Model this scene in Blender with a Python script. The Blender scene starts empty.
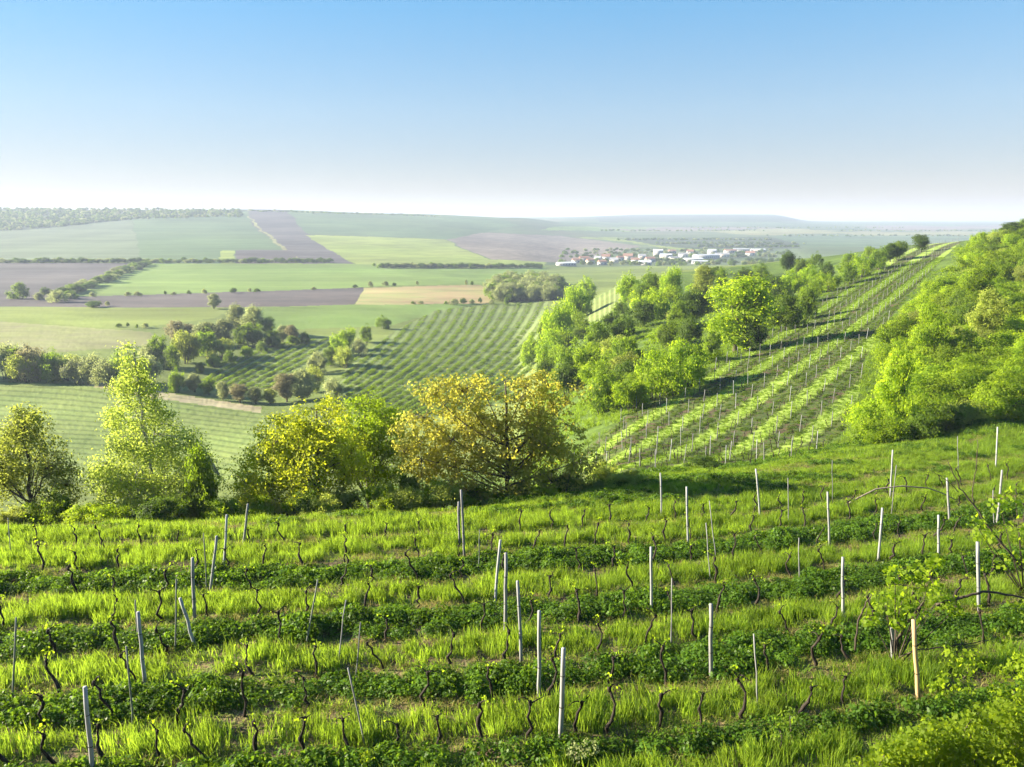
import bpy, math, random
import numpy as np
from mathutils import Vector

# ------------------------------------------------------------------ camera, sky, sun, exposure
S = bpy.context.scene
F = 769.0; CX, CY = 512.0, 383.5; PITCH = math.radians(12.0)
cp, sp = math.cos(PITCH), math.sin(PITCH)
cam_d = bpy.data.cameras.new("camera"); cam = bpy.data.objects.new("camera", cam_d)
S.collection.objects.link(cam); S.camera = cam
cam_d.sensor_fit = 'HORIZONTAL'; cam_d.sensor_width = 36.0; cam_d.lens = 36.0 * F / 1024.0
cam_d.clip_start = 0.1; cam_d.clip_end = 40000
cam.location = (0, 0, 0); cam.rotation_euler = (math.pi / 2 - PITCH, 0, 0)

SUN_EL = math.radians(20.5)
SUN_AZ = math.radians(-82.0)          # measured from straight ahead (+Y), negative = to the left
sun_dir = Vector((math.sin(SUN_AZ) * math.cos(SUN_EL), math.cos(SUN_AZ) * math.cos(SUN_EL), math.sin(SUN_EL)))
W = bpy.data.worlds.new("World"); S.world = W; W.use_nodes = True
wn = W.node_tree.nodes; wl = W.node_tree.links
bg = wn['Background']; sky = wn.new('ShaderNodeTexSky')
sky.sky_type = 'NISHITA'; sky.sun_disc = False
sky.sun_elevation = SUN_EL; sky.sun_rotation = SUN_AZ
sky.air_density = 1.0; sky.dust_density = 0.1; sky.ozone_density = 1.5; sky.altitude = 200
wtc = wn.new('ShaderNodeTexCoord'); wsep = wn.new('ShaderNodeSeparateXYZ'); wr = wn.new('ShaderNodeValToRGB'); wm = wn.new('ShaderNodeMix')
wl.new(wtc.outputs['Generated'], wsep.inputs[0]); wl.new(wsep.outputs[2], wr.inputs[0])
wr.color_ramp.elements[0].position = 0.0; wr.color_ramp.elements[0].color = (.68, .585, .585, 1)
we = wr.color_ramp.elements.new(.13); we.color = (.58, .73, .87, 1); wr.color_ramp.elements.new(.27)
wr.color_ramp.elements[2].position = .27; wr.color_ramp.elements[2].color = (.30, .72, 1.05, 1)
wr.color_ramp.elements[3].position = 1.0; wr.color_ramp.elements[3].color = (.28, .58, .95, 1)
wm.data_type = 'RGBA'; wm.blend_type = 'MULTIPLY'; wm.inputs[0].default_value = 1.0
wg = wn.new('ShaderNodeGamma'); wg.inputs[1].default_value = .5; wl.new(sky.outputs[0], wg.inputs[0]); wl.new(wg.outputs[0], wm.inputs[6]); wl.new(wr.outputs[0], wm.inputs[7]); wl.new(wm.outputs[2], bg.inputs[0]); bg.inputs[1].default_value = 0.085
sl = bpy.data.lights.new("sun", 'SUN'); sl.energy = 5.0; sl.angle = math.radians(0.5); sl.color = (1.0, 0.87, 0.66)
so = bpy.data.objects.new("sun", sl); S.collection.objects.link(so)
so.rotation_euler = sun_dir.to_track_quat('Z', 'Y').to_euler()
S.view_settings.view_transform = 'Standard'; S.view_settings.look = 'None'
S.view_settings.gamma = 1.0; S.view_settings.use_curve_mapping = False
S.view_settings.exposure = 2.28
S.render.engine = 'CYCLES'
S.cycles.use_denoising = True
S.cycles.max_bounces = 6; S.cycles.diffuse_bounces = 3; S.cycles.glossy_bounces = 1
S.cycles.transmission_bounces = 4; S.cycles.volume_bounces = 0; S.cycles.transparent_max_bounces = 4
S.cycles.use_adaptive_sampling = True; S.cycles.adaptive_threshold = 0.02
S.cycles.caustics_reflective = False; S.cycles.caustics_refractive = False
HAZE_DENSITY = 1.9e-4

rng = np.random.default_rng(11); random.seed(5)
COL = S.collection

# ------------------------------------------------------------------ picture <-> place
def slope(py):                                     # Z/Y of the line of sight through picture row py
    v = (CY - np.asarray(py, float)) / F
    return (-sp + v * cp) / (cp + v * sp)
def side(px, py):                                  # X/Y
    v = (CY - np.asarray(py, float)) / F
    return (np.asarray(px, float) - CX) / F / (cp + v * sp)
def P(px, py, Y):
    return np.array([side(px, py) * Y, Y, slope(py) * Y])
def to_px(x, y, z):
    d = y * cp - z * sp
    return CX + F * x / d, CY - F * (y * sp + z * cp) / d

def pchip(x, y, xq):
    x = np.asarray(x, float); y = np.asarray(y, float)
    h = np.diff(x); d = np.diff(y) / h
    m = np.zeros_like(y)
    for i in range(1, len(x) - 1):
        if d[i - 1] * d[i] > 0:
            w1 = 2 * h[i] + h[i - 1]; w2 = h[i] + 2 * h[i - 1]
            m[i] = (w1 + w2) / (w1 / d[i - 1] + w2 / d[i])
    m[0] = d[0]; m[-1] = d[-1]
    xq = np.clip(xq, x[0], x[-1])
    i = np.clip(np.searchsorted(x, xq) - 1, 0, len(x) - 2)
    t = (xq - x[i]) / h[i]
    return ((1 + 2 * t) * (1 - t) ** 2 * y[i] + t * (1 - t) ** 2 * h[i] * m[i]
            + t * t * (3 - 2 * t) * y[i + 1] + t * t * (t - 1) * h[i] * m[i + 1])

# the lie of the land: for a few directions (picture column at the horizon) pairs of distance and
# either the picture row the ground is seen at (positive) or its height (negative)
LAND = {
 -420: (25, [(90, -36.), (150, -45.), (234, 380), (275, 356), (450, 306), (560, 291), (850, 262), (1500, 233), (2300, 208), (2700, -8.), (9000, -60.)]),
 0:   (28.5, [(45, -20.), (90, -36.), (160, 440), (234, 379), (275, 355), (450, 306), (560, 291), (850, 262), (1500, 233), (2300, 209), (2700, -8.), (9000, -60.)]),
 128: (29, [(46, -20.), (90, -36.), (165, 438), (215, 392), (300, 348), (450, 307), (560, 291), (850, 262), (1500, 232), (2300, 210), (2700, -8.), (9000, -60.)]),
 256: (29.5, [(47, -20.), (90, -34.), (170, -47.), (215, 400), (240, 384), (320, 342), (450, 306), (560, 290), (850, 263), (1500, 233), (2400, 209.5), (2800, -8.), (9000, -60.)]),
 384: (30.5, [(48, -20.), (90, -32.), (170, -46.), (230, 384), (330, 338), (430, 312), (520, -50.), (850, 265), (1500, 238), (2600, 213.5), (3000, -10.), (9000, -60.)]),
 512: (32, [(55, -21.), (90, -29.), (160, -42.), (240, 378), (350, 334), (470, 309), (560, -51.), (900, 266), (1600, 242), (2900, 217.5), (3300, -12.), (6000, 217.5), (7000, -20.), (9000, -40.)]),
 580: (34, [(58, -20.5), (90, -24.), (160, -30.), (250, -35.), (340, -38.), (450, -48.), (700, -51.), (1150, 262), (1700, 245), (3000, 224), (6000, 217), (7000, -20.), (9000, -40.)]),
 640: (36, [(65, -19.5), (95, 395), (150, 346), (250, 302), (340, 282), (420, -30.), (560, -47.), (800, -51.), (1150, 262), (1700, 246), (3000, 228), (6000, 214.8), (7000, -20.), (9000, -40.)]),
 768: (40, [(65, -18.9), (95, 372), (150, 326), (250, 286), (370, 264), (450, -25.), (620, -45.), (900, -51.), (1200, 261), (1900, 241), (3000, 229), (6000, 214.6), (7000, -25.), (9000, -24.)]),
 896: (45, [(65, -17.8), (95, 357), (130, 316), (200, 276), (300, 249), (335, 246.5), (420, -20.), (620, -44.), (900, -51.), (1300, -51.), (1900, 243), (3500, 228), (6000, 222), (9000, 221)]),
 960: (48, [(65, -17.2), (95, 347), (140, 298), (220, 257), (300, 243), (335, 241.5), (420, -16.), (620, -44.), (900, -51.), (1300, -51.), (1900, 243), (3500, 228), (6000, 222.5), (9000, 221)]),
 812: (42, [(65, -18.4), (95, 366), (150, 318), (250, 277), (360, 259), (450, -23.), (620, -45.), (900, -51.), (1200, -51.), (1900, 242), (3000, 229), (6000, 221), (7000, -25.), (9000, 221)]),
 1024: (51, [(65, -16.), (90, 350), (130, 296), (190, 250), (240, 234), (300, 229), (400, -8.), (620, -44.), (900, -51.), (1300, -51.), (1900, 243), (3500, 228), (6000, 222.5), (9000, 221)]),
 1420: (52, [(70, 395), (100, 318), (150, 262), (220, 234), (300, 226), (420, -8.), (620, -44.), (900, -51.), (1300, -51.), (1900, 243), (3500, 228), (6000, 222.5), (9000, 221)]),
}
def near_plane(Y): return -8.27 - 0.137 * Y
TS = np.linspace(math.log(0.8), math.log(9000.0), 700)
cols_s, cols_z = [], []
LAND = dict(sorted(LAND.items()))
for px, (edge, pts) in LAND.items():
    ys = [0.8, 2.0, 6.0, 11.8]; zs = [-1.7, -1.75, -5.6, near_plane(11.8)]
    for q in (16, 20, 25, edge * 0.93, edge):
        if q > ys[-1] + .5: ys.append(q); zs.append(near_plane(q))
    for Y, v in pts:
        ys.append(Y); zs.append(v if v < 0 else float(slope(v)) * Y)
    cols_s.append((px - CX) / F / 1.019); cols_z.append(pchip(np.log(ys), zs, TS))
cols_s = np.array(cols_s); cols_z = np.array(cols_z)
SS = np.linspace(-1.25, 1.25, 301)
ZT = np.empty((len(SS), len(TS)))
for j in range(len(TS)):
    ZT[:, j] = pchip(cols_s, cols_z[:, j], SS)
def vnoise(x, y, seed=0):                          # smooth value noise
    xi = np.floor(x).astype(np.int64); yi = np.floor(y).astype(np.int64)
    fx = x - xi; fy = y - yi; fx = fx * fx * (3 - 2 * fx); fy = fy * fy * (3 - 2 * fy)
    def hsh(a, b):
        n = (a * 374761393 + b * 668265263 + seed * 974711) & 0x7fffffff
        n = ((n ^ (n >> 13)) * 1274126177) & 0x7fffffff
        return ((n ^ (n >> 16)) & 0xffff) / 65535.0
    return ((hsh(xi, yi) * (1 - fx) + hsh(xi + 1, yi) * fx) * (1 - fy)
            + (hsh(xi, yi + 1) * (1 - fx) + hsh(xi + 1, yi + 1) * fx) * fy)
def zt(x, y):
    x = np.asarray(x, float); y = np.asarray(y, float)
    s = np.clip(x / y, -1.249, 1.249); t = np.clip(np.log(y), TS[0], TS[-1] - 1e-6)
    a = (s - SS[0]) / (SS[1] - SS[0]); b = (t - TS[0]) / (TS[1] - TS[0])
    i = np.clip(a.astype(int) if hasattr(a, 'astype') else int(a), 0, len(SS) - 2); j = np.clip(b.astype(int) if hasattr(b, 'astype') else int(b), 0, len(TS) - 2)
    fa = a - i; fb = b - j
    z = (ZT[i, j] * (1 - fa) + ZT[i + 1, j] * fa) * (1 - fb) + (ZT[i, j + 1] * (1 - fa) + ZT[i + 1, j + 1] * fa) * fb
    amp = np.clip((y - 6) / 10, 0, 1)
    z = z + amp * (0.16 * (vnoise(x / 1.7, y / 1.3, 1) - .5) + 0.10 * (vnoise(x / .6, y / .5, 2) - .5)) * np.clip(200 / y, 0, 1)
    return z
def gp(px, py, ymin=11.0, ymax=9000.0):            # where the line of sight meets the ground
    m = float(slope(py)); s = float(side(px, py))
    Y = np.exp(np.linspace(math.log(ymin), math.log(ymax), 2500))
    d = zt(s * Y, Y) - m * Y
    k = np.argmax(d > 0)
    if d[k] <= 0: k = len(Y) - 1
    if k > 0:
        t = d[k - 1] / (d[k - 1] - d[k] + 1e-9); yy = Y[k - 1] + (Y[k] - Y[k - 1]) * min(max(t, 0), 1)
    else: yy = Y[0]
    return np.array([s * yy, yy, float(zt(np.array(s * yy), np.array(yy)))])

# ------------------------------------------------------------------ objects, tags, meshes
def tag(o, label=None, cat=None, group=None, kind=None):
    if label: o['label'] = label
    if cat: o['category'] = cat
    if group: o['group'] = group
    if kind: o['kind'] = kind
    return o
ONES = "zeroth first second third fourth fifth sixth seventh eighth ninth tenth eleventh twelfth thirteenth fourteenth fifteenth sixteenth seventeenth eighteenth nineteenth".split()
TENS = {20: "twent", 30: "thirt", 40: "fort", 50: "fift", 60: "sixt", 70: "sevent", 80: "eight", 90: "ninet"}
def nth(n):
    if n < 20: return ONES[n]
    t = TENS[n // 10 * 10]
    return t + "ieth" if n % 10 == 0 else t + "y-" + ONES[n % 10]

def mesh_from(name, v, q, mats, mi=None, smooth=False, attr=None):
    me = bpy.data.meshes.new(name)
    v = np.asarray(v, np.float32); q = np.asarray(q, np.int32)
    me.vertices.add(len(v)); me.vertices.foreach_set('co', v.ravel())
    me.loops.add(q.size); me.loops.foreach_set('vertex_index', q.ravel())
    me.polygons.add(len(q)); me.polygons.foreach_set('loop_start', np.arange(len(q), dtype=np.int32) * q.shape[1])
    for m in mats: me.materials.append(m)
    if mi is not None: me.polygons.foreach_set('material_index', np.asarray(mi, np.int32))
    if smooth: me.polygons.foreach_set('use_smooth', np.ones(len(q), bool))
    if attr:
        for k, a in attr.items():
            at = me.attributes.new(k, 'FLOAT', 'POINT'); at.data.foreach_set('value', np.asarray(a, np.float32))
    me.update(calc_edges=True); me.validate()
    return me
class MB:
    def __init__(s): s.v = []; s.q = []; s.m = []; s.n = 0
    def add(s, v, q, mat=0):
        v = np.asarray(v, float); q = np.asarray(q, int)
        s.v.append(v); s.q.append(q + s.n); s.m.append(np.full(len(q), mat)); s.n += len(v)
    def tube(s, pts, rad, k=6, mat=0):
        pts = np.asarray(pts, float); n = len(pts); rad = np.broadcast_to(np.asarray(rad, float), (n,))
        tg = np.gradient(pts, axis=0); tg /= np.linalg.norm(tg, axis=1)[:, None] + 1e-9
        ref = np.array([0.0, 1.0, 0.0]) if abs(tg[0][1]) < .9 else np.array([1.0, 0, 0])
        a = np.cross(tg, ref); a /= np.linalg.norm(a, axis=1)[:, None] + 1e-9
        b = np.cross(tg, a)
        ang = np.arange(k) * 2 * math.pi / k
        ring = pts[:, None, :] + rad[:, None, None] * (a[:, None, :] * np.cos(ang)[None, :, None] + b[:, None, :] * np.sin(ang)[None, :, None])
        v = np.concatenate([ring.reshape(-1, 3), pts[:1], pts[-1:]])
        q = []
        for i in range(n - 1):
            for j in range(k):
                j2 = (j + 1) % k; q.append((i * k + j, i * k + j2, (i + 1) * k + j2, (i + 1) * k + j))
        for j in range(0, k, 2):                    # end caps
            q.append((n * k, (j + 2) % k, j + 1, j)); q.append((n * k + 1, (n - 1) * k + j, (n - 1) * k + j + 1, (n - 1) * k + (j + 2) % k))
        s.add(v, q, mat)
    def box(s, c, size, rz=0, mat=0):
        x, y, z = [d / 2 for d in size]
        v = np.array([(-x, -y, -z), (x, -y, -z), (x, y, -z), (-x, y, -z), (-x, -y, z), (x, -y, z), (x, y, z), (-x, y, z)])
        ca, sa = math.cos(rz), math.sin(rz); v = np.c_[v[:, 0] * ca - v[:, 1] * sa, v[:, 0] * sa + v[:, 1] * ca, v[:, 2]] + np.array(c)
        s.add(v, [(3, 2, 1, 0), (4, 5, 6, 7), (0, 1, 5, 4), (1, 2, 6, 5), (2, 3, 7, 6), (3, 0, 4, 7)], mat)
    def mesh(s, name, mats, smooth=False):
        return mesh_from(name, np.concatenate(s.v), np.concatenate(s.q), mats, np.concatenate(s.m), smooth)
def link(name, me, parent=None, loc=None):
    o = bpy.data.objects.new(name, me); COL.objects.link(o)
    if parent is not None: o.parent = parent
    if loc is not None: o.location = loc
    return o
def empty(name, loc):
    o = bpy.data.objects.new(name, None); COL.objects.link(o); o.location = loc; o.empty_display_size = .2
    return o
def unit(a): return a / (np.linalg.norm(a, axis=-1, keepdims=True) + 1e-9)
def leaf_quads(c, nrm, size, r, aspect=.62, droop=0.0):
    """rhombic leaves at the points c, facing nrm"""
    n = len(c); t = r.normal(size=(n, 3)); t[:, 2] -= droop
    t = unit(t - nrm * np.sum(t * nrm, 1)[:, None]); b = np.cross(nrm, t)
    s = np.broadcast_to(np.asarray(size), (n,))[:, None]
    v = np.stack([c - t * s * .5, c + b * s * .5 * aspect + t * s * .08, c + t * s * .5, c - b * s * .5 * aspect + t * s * .08], 1)
    v[:, 1] += nrm * s * .10; v[:, 3] += nrm * s * .10
    return v.reshape(-1, 3), np.arange(4 * n).reshape(n, 4)

# ------------------------------------------------------------------ materials
def nodes_of(name):
    m = bpy.data.materials.new(name); m.use_nodes = True
    nt = m.node_tree; nt.nodes.clear()
    return m, nt, nt.nodes, nt.links
def ramp(nd, stops):
    r = nd.new('ShaderNodeValToRGB'); e = r.color_ramp.elements
    while len(e) < len(stops): e.new(0.5)
    for el, (p, c) in zip(e, stops): el.position = p; el.color = (*c, 1)
    return r
def noise(nd, ln, scale, detail=3, vec=None, rough=.55):
    n = nd.new('ShaderNodeTexNoise'); n.inputs['Scale'].default_value = scale; n.inputs['Detail'].default_value = detail
    n.inputs['Roughness'].default_value = rough
    if vec is not None: ln.new(vec, n.inputs['Vector'])
    return n.outputs[0]
def leafmat(name, c1, c2, tr, mix=.45, scale=.5, vary=.25, rough=.55):
    """two-sided foliage: diffuse plus light coming through; c1..c2 by place, a little per plant"""
    m, nt, nd, ln = nodes_of(name)
    g = nd.new('ShaderNodeNewGeometry'); oi = nd.new('ShaderNodeObjectInfo')
    n1 = noise(nd, ln, scale, 3, g.outputs['Position'])
    r = ramp(nd, [(.35, c1), (.65, c2)]); ln.new(n1, r.inputs[0])
    n2 = noise(nd, ln, scale * 14, 1, g.outputs['Position'])
    ad = nd.new('ShaderNodeMath'); ad.operation = 'ADD'; ln.new(oi.outputs['Random'], ad.inputs[0]); ln.new(n2, ad.inputs[1])
    mr = nd.new('ShaderNodeMapRange'); mr.inputs[1].default_value = .4; mr.inputs[2].default_value = 1.6; mr.inputs[3].default_value = 1 - vary; mr.inputs[4].default_value = 1 + vary
    ln.new(ad.outputs[0], mr.inputs[0])
    hs = nd.new('ShaderNodeHueSaturation'); ln.new(r.outputs[0], hs.inputs['Color']); ln.new(mr.outputs[0], hs.inputs['Value'])
    pb = nd.new('ShaderNodeBsdfPrincipled'); pb.inputs['Roughness'].default_value = rough; pb.inputs['Specular IOR Level'].default_value = .12
    ln.new(hs.outputs[0], pb.inputs['Base Color'])
    tb = nd.new('ShaderNodeBsdfTranslucent'); hs2 = nd.new('ShaderNodeHueSaturation'); hs2.inputs['Color'].default_value = (*tr, 1)
    ln.new(mr.outputs[0], hs2.inputs['Value']); ln.new(hs2.outputs[0], tb.inputs['Color'])
    mx = nd.new('ShaderNodeMixShader'); mx.inputs[0].default_value = mix
    ln.new(pb.outputs[0], mx.inputs[1]); ln.new(tb.outputs[0], mx.inputs[2])
    out = nd.new('ShaderNodeOutputMaterial'); ln.new(mx.outputs[0], out.inputs[0])
    return m
def groundmat(name, stops, scale=.03, fine=1.2, fineamt=.35, rowcols=None, rowmask=.5, bump=.0, aniso=None):
    sq = lambda st: [(.5 + (p - .5) * .5, c) for p, c in st]; stops = sq(stops); rowcols = rowcols and sq(rowcols)
    """ground colour by two scales of noise; where the mesh carries a 'row' attribute, planted rows"""
    m, nt, nd, ln = nodes_of(name)
    g = nd.new('ShaderNodeNewGeometry'); vec = g.outputs['Position']
    if aniso:
        mp = nd.new('ShaderNodeMapping'); mp.inputs['Scale'].default_value = aniso; ln.new(vec, mp.inputs[0]); vec = mp.outputs[0]
    r = ramp(nd, stops); a = noise(nd, ln, scale, 4, vec, .6); b = noise(nd, ln, fine, 3, vec, .7)
    mx = nd.new('ShaderNodeMix'); mx.data_type = 'FLOAT'; mx.inputs[0].default_value = fineamt
    ln.new(a, mx.inputs[2]); ln.new(b, mx.inputs[3]); ln.new(mx.outputs[0], r.inputs[0])
    colr = r.outputs[0]
    if rowcols:
        at = nd.new('ShaderNodeAttribute'); at.attribute_name = 'row'
        wob = nd.new('ShaderNodeMath'); wob.operation = 'MULTIPLY_ADD'; ln.new(noise(nd, ln, fine * .6, 2, vec), wob.inputs[0]); wob.inputs[1].default_value = .07 if 'hill' in name else .16; ln.new(at.outputs['Fac'], wob.inputs[2])
        fr = nd.new('ShaderNodeMath'); fr.operation = 'PINGPONG'; fr.inputs[1].default_value = .5; ln.new(wob.outputs[0], fr.inputs[0])
        st = nd.new('ShaderNodeMapRange'); st.interpolation_type = 'SMOOTHSTEP'; st.inputs[1].default_value = rowmask * .5 - .08; st.inputs[2].default_value = rowmask * .5 + .08
        ln.new(fr.outputs[0], st.inputs[0])
        r2 = ramp(nd, rowcols); ln.new(mx.outputs[0], r2.inputs[0])
        cm = nd.new('ShaderNodeMix'); cm.data_type = 'RGBA'; ln.new(st.outputs[0], cm.inputs[0]); ln.new(colr, cm.inputs[6]); ln.new(r2.outputs[0], cm.inputs[7])
        colr = cm.outputs[2]
    mp2 = nd.new('ShaderNodeMapping'); mp2.inputs['Rotation'].default_value = (0, 0, .5 + len(name) * .37); mp2.inputs['Scale'].default_value = (scale * .25, scale * 4, 1); ln.new(g.outputs['Position'], mp2.inputs[0])
    sv = nd.new('ShaderNodeMath'); sv.operation = 'MULTIPLY_ADD'; ln.new(noise(nd, ln, 1.0, 3, mp2.outputs[0], .6), sv.inputs[0]); sv.inputs[1].default_value = 1.1 if not rowcols else .2
    sv2 = nd.new('ShaderNodeMath'); sv2.operation = 'MULTIPLY_ADD'; ln.new(noise(nd, ln, scale * .6, 2, g.outputs['Position']), sv2.inputs[0]); sv2.inputs[1].default_value = 1.1 if not rowcols else .7; sv2.inputs[2].default_value = -.1 if not rowcols else .55; ln.new(sv2.outputs[0], sv.inputs[2])
    hv = nd.new('ShaderNodeHueSaturation'); ln.new(colr, hv.inputs['Color']); ln.new(sv.outputs[0], hv.inputs['Value']); colr = hv.outputs[0]
    pb = nd.new('ShaderNodeBsdfPrincipled'); pb.inputs['Roughness'].default_value = .9; pb.inputs['Specular IOR Level'].default_value = .1
    ln.new(colr, pb.inputs['Base Color'])
    if bump:
        bp = nd.new('ShaderNodeBump'); bp.inputs['Strength'].default_value = bump; bp.inputs['Distance'].default_value = .3
        ln.new(b, bp.inputs['Height']); ln.new(bp.outputs[0], pb.inputs['Normal'])
    out = nd.new('ShaderNodeOutputMaterial'); ln.new(pb.outputs[0], out.inputs[0])
    return m
def solidmat(name, c1, c2, scale=6, rough=.8, bump=.2, aniso=(1, 1, .15)):
    m, nt, nd, ln = nodes_of(name)
    tc = nd.new('ShaderNodeTexCoord'); mp = nd.new('ShaderNodeMapping'); mp.inputs['Scale'].default_value = aniso
    ln.new(tc.outputs['Object'], mp.inputs[0])
    n = noise(nd, ln, scale, 4, mp.outputs[0], .65); r = ramp(nd, [(.3, c1), (.7, c2)]); ln.new(n, r.inputs[0])
    oi = nd.new('ShaderNodeObjectInfo'); mr = nd.new('ShaderNodeMapRange'); mr.inputs[3].default_value = .8; mr.inputs[4].default_value = 1.2; ln.new(oi.outputs['Random'], mr.inputs[0])
    hs = nd.new('ShaderNodeHueSaturation'); ln.new(r.outputs[0], hs.inputs['Color']); ln.new(mr.outputs[0], hs.inputs['Value'])
    pb = nd.new('ShaderNodeBsdfPrincipled'); pb.inputs['Roughness'].default_value = rough; pb.inputs['Specular IOR Level'].default_value = .2
    ln.new(hs.outputs[0], pb.inputs['Base Color'])
    bp = nd.new('ShaderNodeBump'); bp.inputs['Strength'].default_value = bump; bp.inputs['Distance'].default_value = .01; ln.new(n, bp.inputs['Height']); ln.new(bp.outputs[0], pb.inputs['Normal'])
    out = nd.new('ShaderNodeOutputMaterial'); ln.new(pb.outputs[0], out.inputs[0])
    return m

L_YEL = leafmat("leaf yellow", (.28, .31, .02), (.23, .30, .022), (.62, .68, .03), .56, .6, .15)
L_FRESH = leafmat("leaf fresh yellow-green", (.17, .235, .014), (.15, .23, .016), (.44, .58, .02), .56, .5)
L_LIME = leafmat("leaf lime", (.13, .205, .014), (.175, .24, .016), (.40, .56, .02), .58, .35)
L_BIRCH = leafmat("leaf birch", (.16, .20, .05), (.20, .25, .06), (.44, .55, .08), .58, .6)
L_BRONZE = leafmat("leaf bronze", (.22, .20, .04), (.20, .235, .035), (.56, .54, .07), .58, .7, .2)
L_MID = leafmat("leaf mid green", (.075, .125, .014), (.115, .165, .018), (.28, .42, .02), .5, .2)
L_DARK = leafmat("leaf dark green", (.05, .09, .014), (.075, .12, .018), (.16, .26, .02), .42, .2)
L_OLIVE = leafmat("leaf olive", (.16, .19, .04), (.18, .23, .045), (.48, .56, .08), .56, .5)
L_PALE = leafmat("leaf pale", (.18, .21, .09), (.22, .25, .11), (.44, .50, .18), .5, .2)
L_BROWN = leafmat("twigs brown", (.22, .20, .10), (.25, .23, .11), (.36, .34, .15), .45, .2)
M_GRASS = leafmat("grass blades", (.10, .165, .017), (.15, .215, .024), (.32, .47, .03), .52, .35, .35, .5)
M_DRY = leafmat("dry grass blades", (.26, .22, .08), (.18, .20, .05), (.38, .34, .10), .4, .8, .3)
M_HERB = leafmat("herb leaves", (.046, .10, .011), (.07, .14, .014), (.18, .31, .014), .42, .6, .35, .45)
M_BARK = solidmat("bark", (.045, .035, .028), (.10, .08, .06))
M_BIRCHBARK = solidmat("birch bark", (.12, .11, .10), (.62, .60, .56), 3, .8, .2, (1, 1, 2.5))
M_VINE = solidmat("vine bark", (.010, .008, .007), (.038, .029, .023), 14)
M_POST_W = solidmat("pale concrete post", (.20, .21, .22), (.33, .34, .345), 9)
M_POST_G = solidmat("weathered grey wood", (.13, .135, .14), (.26, .26, .26), 12)
M_POST_D = solidmat("dark stake", (.10, .12, .10), (.20, .21, .19), 12)
M_POST_T = solidmat("new tan wood", (.42, .29, .15), (.55, .40, .22), 10)
M_BRANCH = solidmat("grey twig bark", (.10, .085, .065), (.22, .19, .15), 10)

# ------------------------------------------------------------------ the ground, one sheet cut along the field edges
# strips of the near vineyard: picture rows of the strip middles at five picture columns (even = low dark herbs, odd = tall grass)
SX = np.array([-250., 0, 250, 500, 750, 1000, 1250])
STRIP = np.array([
 [806, 806, 800, 786, 764, 728, 690], [785, 785, 780, 765, 745, 710, 680], [750, 748, 738, 722, 700, 666, 635], [716, 714, 697, 680, 652, 622, 595],
 [680, 678, 663, 648, 622, 592, 566], [647, 645, 633, 618, 595, 562, 538], [614, 612, 602, 588, 570, 540, 516], [590, 589, 583, 567, 547, 515, 492],
 [561, 560, 553, 543, 525, 490, 468], [541, 540, 535, 525, 505, 470, 450], [523, 522, 516, 503, 484, 448, 430], [505, 505, 500, 486, 466, 430, 415]])
STRIP_IX = np.arange(len(STRIP)) - 1.0              # -1 grass, 0 herbs, 1 grass, 2 herbs ...
def strip_coord(px, py):
    px = np.atleast_1d(px); py = np.atleast_1d(py); out = np.empty(len(px))
    cen = np.stack([np.interp(px, SX, r) for r in STRIP], 1)
    for i in range(len(px)):
        out[i] = np.interp(-py[i], -cen[i], STRIP_IX)
    return out
def inpoly(px, py, poly):
    poly = np.asarray(poly, float); c = np.zeros(px.shape, bool); j = len(poly) - 1
    for i in range(len(poly)):
        xi, yi = poly[i]; xj, yj = poly[j]
        if yi != yj:
            c ^= ((yi > py) != (yj > py)) & (px < (xj - xi) * (py - yi) / (yj - yi) + xi)
        j = i
    return c
sg = np.concatenate([np.linspace(-1.24, -.78, 40), np.linspace(-.775, .775, 1150), np.linspace(.78, 1.24, 40)])
yg = np.exp(np.concatenate([np.linspace(math.log(.8), math.log(11), 30), np.linspace(math.log(11.1), math.log(8990), 860)]))
YY, SG = np.meshgrid(yg, sg, indexing='ij'); XX = SG * YY
ZZ = zt(XX.ravel(), YY.ravel()).reshape(XX.shape)
ny, ns = XX.shape
GV = np.stack([XX, YY, ZZ], -1).reshape(-1, 3)
ii, jj = np.meshgrid(np.arange(ny - 1), np.arange(ns - 1), indexing='ij')
GQ = np.stack([ii * ns + jj, ii * ns + jj + 1, (ii + 1) * ns + jj + 1, (ii + 1) * ns + jj], -1).reshape(-1, 4)
fc = GV[GQ].mean(1); fpx, fpy = to_px(fc[:, 0], fc[:, 1], fc[:, 2]); fY = fc[:, 1]
vpx, vpy = to_px(GV[:, 0], GV[:, 1], GV[:, 2])
HILL_EDGE = np.interp(fc[:, 0] / fY, cols_s, [90, 90, 90, 90, 90, 100, 330, 360, 380, 370, 360, 360, 420, 420])
far_w = np.clip((fY - 120) / 200, 0, 1); jit = lambda sd, sc: (vnoise(fc[:, 0] / sc, fY / sc, sd) - .5)
fpx = fpx + far_w * (jit(31, 25.) * 3 + jit(32, 120.) * 5); fpy = fpy + far_w * (jit(33, 25.) * .8 + jit(34, 160.) * 2.0)
cls = np.zeros(len(GQ), int)                        # 0 = near ground
CLASS = ['ground']; GM = {}
GREEN = [(.3, (.11, .15, .04)), (.7, (.15, .19, .05))]
def region(name, mat, poly=None, ymin=0, ymax=1e9, mask=None):
    CLASS.append(name); GM[len(CLASS) - 1] = mat
    m = (fY > ymin) & (fY <= ymax)
    if poly is not None: m &= inpoly(fpx, fpy, poly)
    if mask is not None: m &= mask
    cls[m] = len(CLASS) - 1
GM[0] = groundmat("near soil and weeds", [(.34, (.085, .06, .04)), (.46, (.15, .12, .06)), (.54, (.10, .11, .03)), (.68, (.10, .14, .03))], .6, 5.0, .55, bump=.5)
m_meadow = groundmat("meadow", GREEN, .02, .3, .35, bump=.3)
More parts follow.
